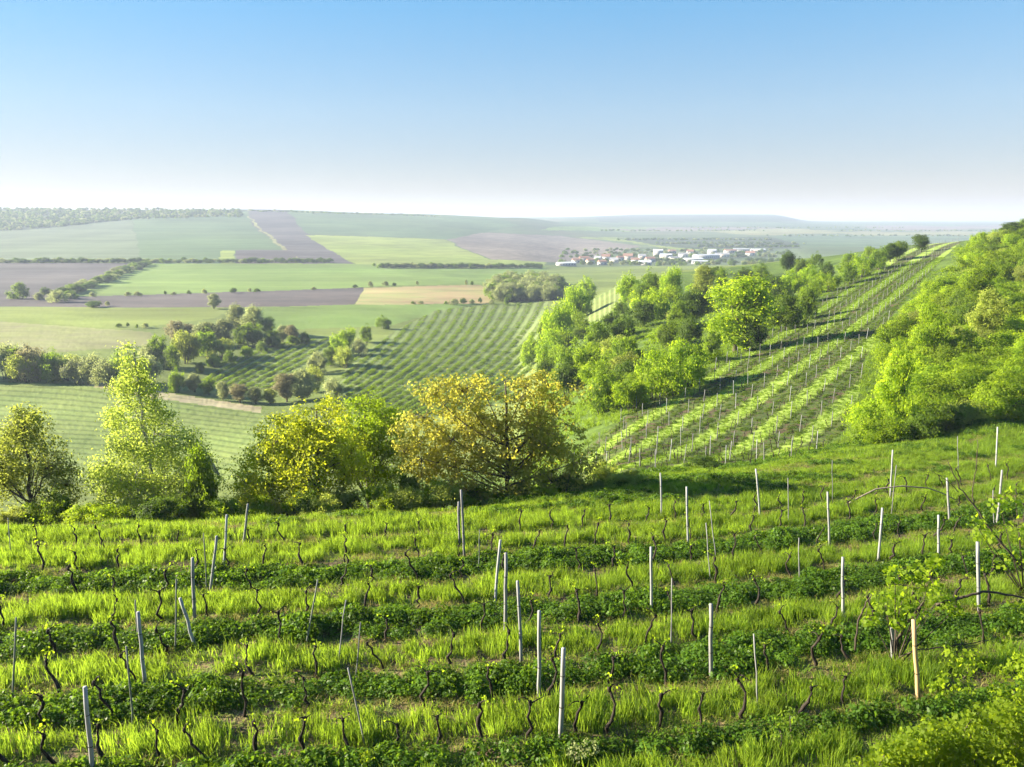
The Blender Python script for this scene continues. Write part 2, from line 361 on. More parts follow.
m_hillgrass = groundmat("hillside grass", [(.3, (.05, .085, .018)), (.7, (.09, .14, .025))], .12, 1.5, .5, bump=.4)
m_far = groundmat("far farmland", [(.3, (.07, .10, .05)), (.5, (.09, .125, .06)), (.7, (.115, .12, .075))], .0016, .01, .3, aniso=(.6, .25, 1))
m_soil = groundmat("ploughed soil", [(.3, (.07, .066, .07)), (.7, (.105, .097, .095))], .008, .08, .3)
m_soil2 = groundmat("ploughed soil paler", [(.3, (.14, .12, .105)), (.7, (.19, .165, .14))], .006, .06, .3)
m_soil3 = groundmat("ploughed soil darker", [(.3, (.075, .068, .07)), (.7, (.11, .095, .09))], .008, .08, .3)
m_crop = groundmat("young crop", [(.3, (.12, .19, .045)), (.7, (.16, .23, .06))], .006, .06, .3)
m_crop2 = groundmat("bluish crop", [(.3, (.07, .115, .055)), (.7, (.095, .145, .065))], .005, .05, .3)
m_crop3 = groundmat("yellow green crop", [(.3, (.165, .215, .05)), (.7, (.21, .255, .065))], .006, .06, .3)
m_crop4 = groundmat("pale vine slope", [(.3, (.095, .125, .075)), (.7, (.12, .155, .09))], .005, .05, .4, aniso=(2.5, .3, 1))
m_tan = groundmat("stubble", [(.35, (.29, .22, .12)), (.65, (.24, .25, .10))], .012, .1, .3)
m_tan2 = groundmat("fallow grass", [(.3, (.19, .185, .10)), (.7, (.20, .22, .085))], .015, .12, .3)
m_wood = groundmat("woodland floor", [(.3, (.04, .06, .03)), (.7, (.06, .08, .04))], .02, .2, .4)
m_path = groundmat("dirt track", [(.3, (.31, .27, .18)), (.7, (.26, .25, .14))], .15, 1.2, .4)
m_rowleft = groundmat("row crop", [(.3, (.15, .21, .06)), (.7, (.19, .24, .07))], .05, .8, .5, [(.3, (.10, .145, .04)), (.7, (.14, .18, .055))], .62, .3)
m_vyard = groundmat("vineyard strips", [(.3, (.15, .205, .07)), (.7, (.19, .24, .085))], .04, .6, .5, [(.3, (.085, .125, .035)), (.55, (.11, .14, .045)), (.7, (.14, .17, .06))], .36, .3)
m_vyard2 = groundmat("hill vineyard strips", [(.32, (.20, .29, .05)), (.7, (.25, .34, .065))], .2, 1.6, .5, [(.35, (.085, .065, .04)), (.5, (.05, .085, .02)), (.7, (.09, .11, .03))], .42, .4)

far = fY > HILL_EDGE
region('valley', m_meadow, mask=far)
region('hills', m_far, ymin=1000)
region('slope', m_hillgrass, ymin=0, mask=(~far) & (fY > 54))
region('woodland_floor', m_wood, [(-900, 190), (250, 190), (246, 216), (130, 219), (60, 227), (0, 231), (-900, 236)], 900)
region('field', m_crop4, [(-900, 236), (0, 231), (60, 227), (130, 219), (142, 262), (-900, 262)], 500)
region('field', m_crop2, [(131, 219), (246, 211), (250, 220), (300, 263), (142, 263)], 500)
region('field', m_crop2, [(282, 200), (440, 200), (520, 225), (482, 232), (444, 239), (300, 233)], 700)
region('field', m_soil, [(247, 205), (283, 205), (304, 231), (352, 264), (301, 264), (250, 222)], 700)
region('track', m_tan2, [(246, 216.5), (248.5, 216.5), (302, 262), (297, 262)], 700)
region('field', m_soil3, [(237, 250), (294, 250), (298, 263), (237, 263)], 700)
region('field', m_crop3, [(222, 251), (236, 251), (236, 263), (222, 263)], 700)
region('field', m_crop3, [(304, 235), (441, 239), (488, 260), (545, 262), (545, 266), (430, 268), (356, 265)], 600)
region('field', m_soil2, [(444, 239.5), (482, 232), (560, 235), (640, 246), (610, 256), (560, 263), (490, 260)], 600)
region('field', m_crop3, [(578, 236.5), (620, 237.5), (720, 250), (690, 250.5)], 1000)
region('field', m_crop, [(148, 263), (356, 264.5), (430, 268), (548, 267), (520, 284), (390, 285.5), (280, 290), (60, 297), (110, 279)], 350)
region('field', m_soil, [(-900, 262.5), (147, 263), (110, 279), (60, 297), (-900, 299)], 350)
region('field', m_soil3, [(-900, 299), (60, 297), (280, 290), (362, 287), (366, 297), (352, 304), (230, 307), (-900, 306)], 350)
region('field', m_tan, [(363, 287.5), (480, 285), (500, 294), (490, 303), (400, 304.5), (354, 304)], 350)
region('field', m_crop3, [(-900, 306.5), (230, 307.5), (215, 318), (120, 331), (0, 322), (-900, 320)], 250)
region('field', m_crop, [(230, 307.5), (352, 304.5), (480, 304), (440, 311), (390, 326), (262, 331)], 250)
region('field', m_tan2, [(-900, 320), (0, 322), (150, 333), (165, 345), (0, 357), (-900, 357)], 240)
region('field', m_crop2, [(770, 236), (1000, 235), (1100, 240), (1000, 247), (790, 246)], 1200)
region('field', m_tan2, [(690, 231), (800, 229), (860, 232), (760, 235)], 1500)
region('field', m_crop, [(560, 226), (680, 228), (650, 231.5), (540, 230)], 1500)
region('field', m_soil2, [(860, 226), (1100, 225), (1100, 229), (880, 230)], 2000)
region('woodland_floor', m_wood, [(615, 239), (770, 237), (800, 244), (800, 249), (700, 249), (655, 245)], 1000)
region('field', m_crop2, [(560, 221), (960, 223.5), (960, 226), (560, 224.5)], 2500)
region('field', m_soil2, [(600, 228.5), (780, 227), (790, 229), (640, 231)], 2000)
region('field', m_tan2, [(840, 232), (1020, 231), (1020, 234), (860, 235)], 1500)
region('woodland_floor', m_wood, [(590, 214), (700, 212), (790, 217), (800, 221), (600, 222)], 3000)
region('field', m_rowleft, [(-900, 379), (60, 380), (140, 391), (262, 412), (300, 480), (-900, 480)], 95, 300)
region('track', m_path, [(56, 377), (100, 381), (150, 390), (262, 407), (262, 413), (140, 396), (90, 386)], 150, 300)
region('vineyard', m_vyard, [(340, 384), (346, 366), (398, 330), (435, 311), (480, 306), (549, 301), (545, 330), (520, 400), (360, 430)], 150, 520)
region('vineyard', m_vyard, [(200, 385), (225, 362), (262, 348), (300, 341), (340, 338), (322, 352), (280, 385), (240, 395)], 150, 520)
region('vineyard', m_vyard2, [(560, 490), (575, 458), (640, 405), (740, 355), (800, 315), (850, 280), (900, 252), (925, 243), (962, 241), (940, 262), (905, 300), (882, 330), (865, 360), (858, 400), (845, 430), (815, 452), (740, 490), (640, 497)], 47, 345)
region('vineyard', m_vyard, [(578, 322), (584, 284), (622, 284), (626, 322)], 150, 400)

# coordinates across the rows, carried by the vertices
HILL_ROWS = [  # bright grass strips of the hillside vineyard, followed uphill in the picture
 [(640, 447), (678, 426), (735, 388), (793, 350), (810, 336), (888, 281), (929, 252)],
 [(682, 454), (722, 429), (775, 387), (824, 350), (836, 336), (916, 283), (952, 250)]]
hr = [np.array([gp(x, y, 54, 400)[:2] for x, y in r]) for r in HILL_ROWS]
# fit: cross-row coordinate k(y) from the two strips -> x1(y), x2(y)
def row_x(r, y): return np.interp(y, hr[r][:, 1], hr[r][:, 0])
print("HILLROWS", hr[0].round(1).tolist(), hr[1].round(1).tolist())
k1 = np.polyfit(hr[0][:, 1], hr[0][:, 0], 2); k2 = np.polyfit(hr[1][:, 1], hr[1][:, 0], 2)
def hill_k(x, y):
    a = np.polyval(k1, y); b = np.polyval(k2, y); w = np.clip(b - a, 3.0, 9.0)
    return (x - (a + b) / 2) / w + .5
def hill_x(k, y):
    a = np.polyval(k1, y); b = np.polyval(k2, y); w = np.clip(b - a, 3.0, 9.0)
    return (a + b) / 2 + (k - .5) * w
ROWF = {'vineyard': None}
def row_attr(name, idx, mat):
    x, y, px, py = GV[idx, 0], GV[idx, 1], vpx[idx], vpy[idx]
    if mat is m_vyard2: return hill_k(x, y)
    if mat is m_rowleft: return (py - .10 * px) / 5.0 + .5 * np.sin(px / 60) + 1.2 * vnoise(x / 40, y / 40, 8)
    if px.mean() > 560: return px / 5.0
    if px.mean() > 345: return (px - (375 - py) * 1.35 + 0.0022 * (375 - py) ** 2 * 3) / 11.0
    return (px - (375 - py) * 1.9) / 11.0
GL = {'ground': 'uneven near vineyard ground of soil and weeds', 'valley': 'green valley floor below the slope', 'hills': 'rolling far farmland under haze',
      'slope': 'rough grass hillside right of the valley', 'woodland_floor': 'dark wooded ground on the far ridge', 'field': 'farm field in the valley',
      'track': 'pale dirt track beside the fields', 'vineyard': 'vineyard ground with alternating grass strips'}
for c, nm in enumerate(CLASS):
    f = GQ[cls == c]
    if not len(f): continue
    idx, inv = np.unique(f, return_inverse=True)
    at = None
    if GM[c] in (m_vyard, m_vyard2, m_rowleft): at = {'row': row_attr(nm, idx, GM[c])}
    me = mesh_from(nm, GV[idx], inv.reshape(-1, 4), [GM[c]], None, True, at)
    tag(link({'vineyard': 'vineyard_ground'}.get(nm, nm), me), GL[nm], nm.replace('_', ' '), None, 'structure')

# ------------------------------------------------------------------ haze
m, nt, nd, ln = nodes_of("haze air")
pv = nd.new('ShaderNodeVolumePrincipled'); pv.inputs['Density'].default_value = HAZE_DENSITY
pv.inputs['Color'].default_value = (.58, .70, .93, 1); pv.inputs['Anisotropy'].default_value = .1
out = nd.new('ShaderNodeOutputMaterial'); ln.new(pv.outputs[0], out.inputs['Volume'])
hz = MB(); hz.box((0, 4600, 0), (23500, 9500, 160)); hz.v[0][:, 2] += 8
tag(link('haze', hz.mesh('haze', [m])), 'pale blue haze lying over the valley', 'haze', None, 'stuff')

# ------------------------------------------------------------------ scattered stuff (grass, herbs): points that carry small plants
PROTO = {}
def protos(name, meshes):
    c = bpy.data.collections.new("kit " + name)
    for i, me in enumerate(meshes):
        o = bpy.data.objects.new(f"kit {name} {i:02d}", me); c.objects.link(o)
    return c, len(meshes)
def scatter(name, pts, kit, scale, label, cat, zscale=None, r=rng, tilt=.12, kind='stuff'):
    col, nv = kit; n = len(pts)
    me = bpy.data.meshes.new(name); me.vertices.add(n); me.vertices.foreach_set('co', np.asarray(pts, np.float32).ravel())
    rot = np.c_[r.normal(0, tilt, n), r.normal(0, tilt, n), r.uniform(0, 6.283, n)].astype(np.float32)
    s = np.broadcast_to(np.asarray(scale, float), (n,)) * r.uniform(.75, 1.25, n)
    zs = s * (np.ones(n) if zscale is None else zscale) * r.uniform(.85, 1.15, n)
    a = me.attributes.new('rot', 'FLOAT_VECTOR', 'POINT'); a.data.foreach_set('vector', rot.ravel())
    a = me.attributes.new('scl', 'FLOAT_VECTOR', 'POINT'); a.data.foreach_set('vector', np.c_[s, s, zs].astype(np.float32).ravel())
    a = me.attributes.new('vid', 'INT', 'POINT'); a.data.foreach_set('value', r.integers(0, nv, n).astype(np.int32))
    o = link(name, me); tag(o, label, cat, None, kind)
    ng = bpy.data.node_groups.new("scatter " + name, 'GeometryNodeTree')
    ng.interface.new_socket('Geometry', in_out='INPUT', socket_type='NodeSocketGeometry'); ng.interface.new_socket('Geometry', in_out='OUTPUT', socket_type='NodeSocketGeometry')
    nn, l = ng.nodes, ng.links
    gi = nn.new('NodeGroupInput'); go = nn.new('NodeGroupOutput'); ip = nn.new('GeometryNodeInstanceOnPoints'); ci = nn.new('GeometryNodeCollectionInfo')
    ci.inputs[0].default_value = col; ci.inputs['Separate Children'].default_value = True; ci.inputs['Reset Children'].default_value = True
    ip.inputs['Pick Instance'].default_value = True
    def na(nm, ty):
        x = nn.new('GeometryNodeInputNamedAttribute'); x.data_type = ty; x.inputs[0].default_value = nm; return x.outputs[0]
    l.new(gi.outputs[0], ip.inputs['Points']); l.new(ci.outputs[0], ip.inputs['Instance'])
    l.new(na('vid', 'INT'), ip.inputs['Instance Index']); l.new(na('rot', 'FLOAT_VECTOR'), ip.inputs['Rotation']); l.new(na('scl', 'FLOAT_VECTOR'), ip.inputs['Scale'])
    l.new(ip.outputs[0], go.inputs[0])
    md = o.modifiers.new('scatter', 'NODES'); md.node_group = ng
    return o
def tuft(r, n, h, w, rad, lean, mat):
    b = MB(); v = []; q = []
    ang = r.uniform(0, 6.283, n); d = rad * np.sqrt(r.uniform(0, 1, n)); hh = h * r.uniform(.55, 1.1, n)
    base = np.c_[d * np.cos(ang), d * np.sin(ang), np.full(n, -.06)]
    la = r.uniform(0, 6.283, n); lv = np.c_[np.cos(la), np.sin(la), np.zeros(n)] * (lean * hh * r.uniform(.3, 1.3, n))[:, None]
    wa = r.uniform(0, 6.283, n); wv = np.c_[np.cos(wa), np.sin(wa), np.zeros(n)] * (w * r.uniform(.6, 1.2, n))[:, None]
    p1 = base + lv * .3 + np.c_[np.zeros((n, 2)), hh * .6]; p2 = base + lv + np.c_[np.zeros((n, 2)), hh * (1 - .25 * lean)]
    v = np.stack([base - wv * .5, base + wv * .5, p1 + wv * .4, p1 - wv * .4, p2 + wv * .08, p2 - wv * .08], 1).reshape(-1, 3)
    o = np.arange(n)[:, None] * 6
    q = np.concatenate([o + np.array([[0, 1, 2, 3]]), o + np.array([[3, 2, 4, 5]])])
    return mesh_from("tuft", v, q, [mat])
def herb(r, n, h, rad, size, mat):
    ang = r.uniform(0, 6.283, n); d = rad * np.sqrt(r.uniform(0, 1, n)); z = h * (1 - (d / rad) ** 2 * .45) * r.uniform(.25, 1, n) ** .6
    c = np.c_[d * np.cos(ang), d * np.sin(ang), z]
    nrm = unit(np.c_[np.cos(ang) * .5, np.sin(ang) * .5, np.full(n, .8)] + r.normal(0, .45, (n, 3)))
    v, q = leaf_quads(c, nrm, size * r.uniform(.6, 1.3, n), r, .7)
    return mesh_from("herb", v, q, [mat])
K_TALL = protos("tall grass", [tuft(rng, 34, .46, .016, .17, .24, M_GRASS) for _ in range(6)])
K_MOWN = protos("mown grass", [tuft(rng, 30, .5, .02, .22, .3, M_GRASS) for _ in range(4)])
K_SHORT = protos("short grass", [tuft(rng, 30, .24, .016, .2, .7, M_GRASS) for _ in range(5)])
K_DRY = protos("dry grass", [tuft(rng, 26, .22, .014, .2, .9, M_DRY) for _ in range(4)])
K_WEED = protos("weeds", [herb(rng, 90, .30, .27, .09, L_MID) for _ in range(4)])
K_HERB = protos("herbs", [herb(rng, 120, .26, .27, .07, M_HERB) for _ in range(6)])

N = 60000
px = rng.uniform(-160, 1190, N * 3); Yr = np.sqrt(rng.uniform(11.2 ** 2, 66 ** 2, N * 3))
x = (px - CX) / F / .93 * Yr; z = zt(x, Yr)
qx, qy = to_px(x, Yr, z)
edge_here = np.interp(x / Yr, cols_s, [LAND[k][0] for k in LAND]) + np.interp(x / Yr, [-.1, .15, .4], [3, 9, 16])
ok = (qy < 800) & (qx > -150) & (qx < 1180) & (Yr < edge_here)
x, y, z, qx, qy = x[ok], Yr[ok], z[ok], qx[ok], qy[ok]
k = strip_coord(qx, qy) + .16 * (vnoise(x / 2.2, y / 2.2, 5) - .5) * 2 + .12 * (vnoise(x / .8, y / .8, 6) - .5) * 2
fr = k - np.round(k); par = np.round(k).astype(int) % 2
inherb = (par == 0) & (k < 7.6) & (k > -1.5)
edgeband = np.abs(fr) > .33
u = rng.uniform(0, 1, len(x))
clump = vnoise(x / .9, y / .9, 9)
dens = len(x) / 1.0
pts = np.c_[x, y, z]
area_m2 = 62 * 70 / 2
m_t = (~inherb) & (~edgeband) & (u < .42 * (.45 + clump)) & ((k < 10.2) | (vnoise(x / 2.4, y / 2.4, 81) > .52))
hs_ = np.where(k > 8.6, .7, 1.0) * (.62 + .62 * vnoise(x / 1.6, y / 1.6, 12))
scatter('tall_grass', pts[m_t], K_TALL, 1.0, 'tall bright grass strips between the vine rows', 'grass', hs_[m_t])
rough = (k > 8.4) & (vnoise(x / 3.2, y / 1.1, 91) > .56) & (u < .30)  # patches of dark herbs on the upper bank, added to stand in for shade
m_h = rough | inherb & (np.abs(fr) < .34 + .08 * (vnoise(x / 1.5, y / 1.5, 71) - .5)) & (u < .36) & (vnoise(x / 1.3, y / .9, 72) > .12)
scatter('herb_ground_cover', pts[m_h], K_HERB, (.8 + .35 * (1 - np.abs(fr) * 2))[m_h], 'dense dark green leafy cover strips between vine rows, plus bank patches imitating shade', 'ground cover', (.72 + .75 * vnoise(x / 1.1, y / 1.1, 21))[m_h])
m_d = edgeband & (u < .42 * clump)
scatter('dry_grass', pts[m_d], K_DRY, 1.0, 'straw coloured dry grass along the vine rows', 'grass')
m_s = ((edgeband & (u > .80)) | ((~edgeband) & (u > .84)) | ((k > 10.2) & (u > .45)))
scatter('short_grass', pts[m_s], K_SHORT, 1.0, 'short green grass and weeds around the vines', 'grass')
print("STUFF", m_t.sum(), m_h.sum(), m_d.sum(), m_s.sum())

# hillside vineyard: grass strips, weeds and low vines as stuff
n = 110000
yy = np.sqrt(rng.uniform(50 ** 2, 230 ** 2, n)); kk = rng.uniform(-3.2, 4.2, n); xx = hill_x(kk, yy)
q1, q2 = to_px(xx, yy, zt(xx, yy))
HPOLY = [(540, 500), (575, 458), (640, 405), (740, 355), (800, 315), (850, 280), (900, 252), (925, 243), (962, 241), (940, 262), (905, 300), (882, 330), (865, 360), (858, 400), (845, 430), (815, 462), (740, 495), (640, 500)]
okh = inpoly(q1, q2, HPOLY)
kf = kk - np.round(kk); bright = np.abs(kf) < .17
p = np.c_[xx, yy, zt(xx, yy)]
g1 = okh & bright
scatter('hillside_grass', p[g1], K_MOWN, .85, 'bright mown grass strips of the hillside vineyard', 'grass', .36)
g2 = okh & (~bright) & (np.abs(np.abs(kf) - .36) > .05) & (rng.uniform(0, 1, n) < .42)
scatter('hillside_weeds', p[g2], K_WEED, 1.1, 'dark weeds between the hillside vine rows', 'weeds', .34)

n = 40000
yy = np.sqrt(rng.uniform(46 ** 2, 190 ** 2, n)); ss_ = rng.uniform(.02, .75, n); xx = ss_ * yy; q1, q2 = to_px(xx, yy, zt(xx, yy))
okg = (~inpoly(q1, q2, HPOLY)) & (q1 < 1040) & (vnoise(xx / 3, yy / 3, 61) > .3) & (rng.uniform(0, 1, n) < np.clip(95 / yy, .3, 1) * .8)
scatter('slope_grass', np.c_[xx, yy, zt(xx, yy)][okg], K_TALL, 1.5, 'rough uneven grass on the hillside between bushes', 'grass', .55 + .5 * vnoise(xx / 5, yy / 5, 62)[okg])

# ------------------------------------------------------------------ trees and bushes
def crown_leaves(r, blobs, ncl, per, spread, size, up=.25, out=.7, droop=0., gap=.25):
    """leaf clumps through the volume of a few ellipsoids; returns clump centres, leaves"""
    blobs = np.asarray(blobs, float); w = blobs[:, 3] * blobs[:, 4] * blobs[:, 5]; w = w ** .75 / np.sum(w ** .75)
    b = blobs[r.choice(len(blobs), ncl, p=w)]
    d = unit(r.normal(size=(ncl, 3))); rad = r.uniform(.12, 1, ncl) ** .42
    c = b[:, :3] + d * b[:, 3:6] * rad[:, None] * r.uniform(.85, 1.08, (ncl, 1))
    keep = vnoise(c[:, 0] * .9 + c[:, 2] * .7 + 40, c[:, 1] * .9 + c[:, 2] * .6 + 40, 3) > gap
    c = c[keep]; d = d[keep]
    sz = r.uniform(.6, 1.35, len(c))
    i = np.repeat(np.arange(len(c)), per)
    off = r.normal(size=(len(i), 3)) * spread * sz[i][:, None]; off[:, 2] *= .7
    if droop: off[:, 2] -= np.abs(r.normal(size=len(i))) * droop
    pos = c[i] + off
    nrm = unit(d[i] * out + np.array([0, 0, up]) + off / spread * .45 + r.normal(size=(len(i), 3)) * .55)
    v, q = leaf_quads(pos, nrm, size * r.uniform(.6, 1.3, len(i)), r, droop=.6)
    return c, v, q
def bezier(a, b, c, n):
    t = np.linspace(0, 1, n)[:, None]; return (1 - t) ** 2 * a + 2 * t * (1 - t) * b + t * t * c
def wood(r, H, trunk_top, r0, centers, nlimb, lean=(0, 0), low=.2, twig=.5, wob=.02):
    b = MB(); n = 9
    t = np.linspace(0, 1, n); tp = np.c_[lean[0] * t + r.normal(0, wob * H, n) * t, lean[1] * t + r.normal(0, wob * H, n) * t, -0.5 + t * (trunk_top + .5)]
    b.tube(tp, r0 * (1 - .8 * t) + .01, 7)
    order = r.permutation(len(centers)); tips = []
    for ix in order:
        if len(tips) >= nlimb: break
        if all(np.linalg.norm(centers[ix] - c) > H * .10 for c in tips): tips.append(centers[ix])
    limb_pts = [tp[4:]]
    for c in tips:
        hfrac = np.clip((c[2] / trunk_top) * r.uniform(.35, .65), low, .92); ix = hfrac * (n - 1); a = tp[int(ix)] + (tp[min(int(ix) + 1, n - 1)] - tp[int(ix)]) * (ix % 1)
        mid = (a + c) / 2 + np.array([0, 0, -.02 * H]) + (c - a) * np.array([.12, .12, -.08]) + r.normal(0, .03 * H, 3)
        pl = bezier(a, mid, c, 7); ln_ = np.linalg.norm(c - a)
        b.tube(pl, np.linspace(min(r0 * .42, .012 * ln_ + .018), .010, 7), 5); limb_pts.append(pl[2:])
    lp = np.concatenate(limb_pts)
    for c in centers:
        if r.uniform() > twig: continue
        j = np.argmin(np.linalg.norm(lp - c, axis=1)); a = lp[j]
        if np.linalg.norm(c - a) < .15: continue
        b.tube(bezier(a, (a + c) / 2 + r.normal(0, .06, 3) + np.array([0, 0, .05]), c, 4), np.linspace(.016, .006, 4), 4)
    return b
def at_place(px, Y, py_top):
    x = float(side(px, py_top)) * Y; z = float(zt(np.array(x), np.array(Y)))
    return np.array([x, Y, z]), float(slope(py_top)) * Y - z
def tree_thing(name, loc, wood_me, leaf_me, label, cat, group=None):
    t = empty(name, loc); tag(t, label, cat, group)
    link('trunk', wood_me, t); link('crown', leaf_me, t)
    return t

def pxm(n, Y): return n * Y / F                     # picture pixels -> metres at distance Y
# --- birch
Y = 38.; loc, H = at_place(140, Y, 342); r = np.random.default_rng(3)
bl = []
for zf, w in [(.95, 7), (.86, 15), (.76, 26), (.64, 36), (.5, 46), (.36, 54), (.22, 56), (.10, 50)]:
    bl.append((pxm(-8 * zf + r.uniform(-6, 6), Y), r.uniform(-.3, .3), H * zf, pxm(w, Y), pxm(w, Y), H * .085))
bl += [(pxm(-48, Y), 0, H * .30, pxm(26, Y), 1.2, H * .12), (pxm(44, Y), .3, H * .30, pxm(26, Y), 1.2, H * .13), (pxm(40, Y), 0, H * .5, pxm(18, Y), .9, H * .09), (pxm(-28, Y), 0, H * .60, pxm(16, Y), .8, H * .08), (pxm(-20, Y), 0, H * .80, pxm(8, Y), .5, H * .05)]
c, v, q = crown_leaves(r, bl, 900, 44, .22, .13, .1, .6, .32, .16)
tree_thing('birch_tree', loc, wood(r, H, H * .95, .11, c, 20, (pxm(-8, Y), 0), .15, .5, .006).mesh('birch trunk', [M_BIRCHBARK], True), mesh_from('birch crown', v, q, [L_BIRCH]),
           'tall pointed birch with pale trunk and drooping light green leaves', 'birch')
# --- olive-leaved tree at the left border
Y = 36.; loc, H = at_place(18, Y, 402); r = np.random.default_rng(4)
bl = [(0, 0, H * .62, pxm(38, Y), 1.8, H * .33), (pxm(-30, Y), .2, H * .5, pxm(30, Y), 1.5, H * .3), (pxm(30, Y), 0, H * .35, pxm(22, Y), 1.3, H * .25), (pxm(5, Y), 0, H * .85, pxm(20, Y), 1, H * .13)]
c, v, q = crown_leaves(r, bl, 430, 40, .24, .13, .2, .6, .1, .22)
tree_thing('broadleaf_tree', loc, wood(r, H, H * .8, .12, c, 14, (0, 0), .2, .7).mesh('olive trunk', [M_BARK], True), mesh_from('olive crown', v, q, [L_OLIVE]),
           'loose olive green tree cut by the left border beside the birch', 'tree')
# --- yellow trees
def yellow(px, top, Y, blobs_px, seed, mat, label, ncl, leaf=.13, limbs=18, tw=.75, gap=.3, spread=.22, r0=.12, per=36):
    loc, H = at_place(px, Y, top); r = np.random.default_rng(seed); ybase = to_px(*loc)[1]
    bl = [(pxm(bx - px, Y), r.uniform(-.5, .5), pxm(ybase - by, Y), pxm(rx, Y), pxm(min(rx, 42), Y), pxm(ry, Y)) for bx, by, rx, ry in blobs_px]
    c, v, q = crown_leaves(r, bl, ncl, per, spread, leaf, .3, .6, .03, gap)
    return tree_thing('broadleaf_tree', loc, wood(r, H, H * .82, r0, c, limbs, (r.uniform(-.3, .3), 0), .15, tw, .012).mesh('trunk wood', [M_BARK], True), mesh_from('crown leaves', v, q, [mat]), label, 'tree')
yellow(312, 384, 37., [(318, 415, 34, 32), (282, 430, 34, 32), (250, 465, 30, 32), (300, 470, 50, 34), (262, 492, 40, 20), (345, 460, 26, 34), (310, 440, 52, 36), (240, 490, 22, 22)], 7, L_YEL,
       'spreading bright yellow tree right of the birch with dark limbs', 840, .14, gap=.23, per=38)
yellow(366, 376, 41., [(366, 408, 32, 30), (385, 430, 20, 28), (350, 440, 30, 32), (378, 465, 26, 26)], 8, L_LIME,
       'rounded lime green tree tucked between the yellow and bronze trees', 600, .13, gap=.2, per=38)
yellow(508, 352, 38., [(500, 395, 62, 34), (440, 385, 30, 22), (425, 430, 42, 34), (470, 440, 60, 40), (560, 415, 38, 34), (548, 460, 44, 32), (415, 465, 26, 24), (588, 468, 20, 22), (470, 368, 22, 14), (535, 375, 24, 16), (510, 430, 64, 40), (520, 478, 72, 20), (450, 474, 42, 20), (405, 452, 18, 20), (565, 385, 26, 20)], 9, L_BRONZE,
       'wide bronze and yellow leaved walnut tree with bare dark branches', 1000, .165, 30, .85, .24, .21, .14, 30)
# --- bush and tree kits
def bush_mesh(seed, mat, W=2.4, H=2.8, ncl=210, per=62, leaf=.165, spread=.21, gap=.3):
    r = np.random.default_rng(seed); bl = []
    for i in range(r.integers(4, 7)):
        a = r.uniform(0, 6.28); d = r.uniform(.15, .75) * W
        s = r.uniform(.45, .8); bl.append((d * math.cos(a), d * math.sin(a), H * r.uniform(.28, .58), W * s * .75, W * s * .75, H * s * .55))
    bl.append((0, 0, H * .55, W * .6, W * .6, H * .45))
    c, v, q = crown_leaves(r, bl, ncl, per, spread, leaf, .35, .8, 0, gap)
    v[:, 2] = np.maximum(v[:, 2], -.2)
    b = MB(); b.add(v, q, 0)
    for i in range(5):
        t = c[r.integers(len(c))]; b.tube(bezier(np.array([t[0] * .15, t[1] * .15, -.4]), np.array([t[0] * .4, t[1] * .4, t[2] * .6]), t, 5), np.linspace(.06, .015, 5), 4, 1)
    return b.mesh('bush', [mat, M_BARK])
def small_tree(seed, mat, W=2.1, H=6.0, leaf=.19, ncl=300, per=50, col=False):
    r = np.random.default_rng(seed); bl = []
    for zf in ((.35, .5, .65, .8, .92) if col else (.2, .34, .5, .66, .8)):
        for _ in range(2):
            a = r.uniform(0, 6.28); w = W * (1.1 - abs(zf - .55) * 1.3); d = r.uniform(.1, .5) * w
            bl.append((d * math.cos(a), d * math.sin(a), H * zf, w * .62, w * .62, H * .14))
    c, v, q = crown_leaves(r, bl, ncl, per, .25, leaf, .3, .8, 0, .28)
    return wood(r, H, H * .8, .14, c, 8, (0, 0), .15, .2, .01).mesh('trunk wood', [M_BARK], True), mesh_from('crown leaves', v, q, [mat])
MATS = {'lime': L_LIME, 'yellow': L_FRESH, 'mid': L_MID, 'dark': L_DARK, 'pale': L_PALE, 'brown': L_BROWN, 'olive': L_OLIVE}
BUSH = {k: [bush_mesh(100 * i + s, MATS[k]) for s in range(4 if k in ('lime', 'mid') else 2)] for i, k in enumerate(MATS)}
TREE = {k: [small_tree(900 + 50 * i + s, MATS[k]) for s in range(2)] for i, k in enumerate(MATS)}
WORD = {'lime': 'lime green', 'yellow': 'bright yellow-green', 'mid': 'mid green', 'dark': 'dark green', 'pale': 'pale grey-green', 'brown': 'brownish bare-twigged', 'olive': 'olive green'}
def size_at(px, top, base, hw, ymin, ymax, Y=None):
    g = gp(px, base, ymin, ymax) if Y is None else np.array([side(px, base) * Y, Y, 0.])
    if Y is not None: g[2] = float(zt(np.array(g[0]), np.array(Y)))
    return g, max(float(slope(top)) * g[1] - g[2], .5), pxm(hw, g[1])
def put_bush(g, H, w, colr, label, group, r, name='bush'):
    o = link(name, BUSH[colr][r.integers(len(BUSH[colr]))], None, g)
    o.scale = (w / 2.5, w / 2.5 * r.uniform(.85, 1.15), H / 2.75); o.rotation_euler = (0, 0, r.uniform(0, 6.28))
    return tag(o, label, 'bush', group)
def put_tree(g, H, w, colr, label, group, r):
    t = empty('broadleaf_tree', g); wm, lm = TREE[colr][r.integers(len(TREE[colr]))]
    link('trunk', wm, t); link('crown', lm, t)
    t.scale = (w / 2.3, w / 2.3, H / 5.9); t.rotation_euler = (0, 0, r.uniform(0, 6.28))
    return tag(t, label, 'tree', group)
rb = np.random.default_rng(77)
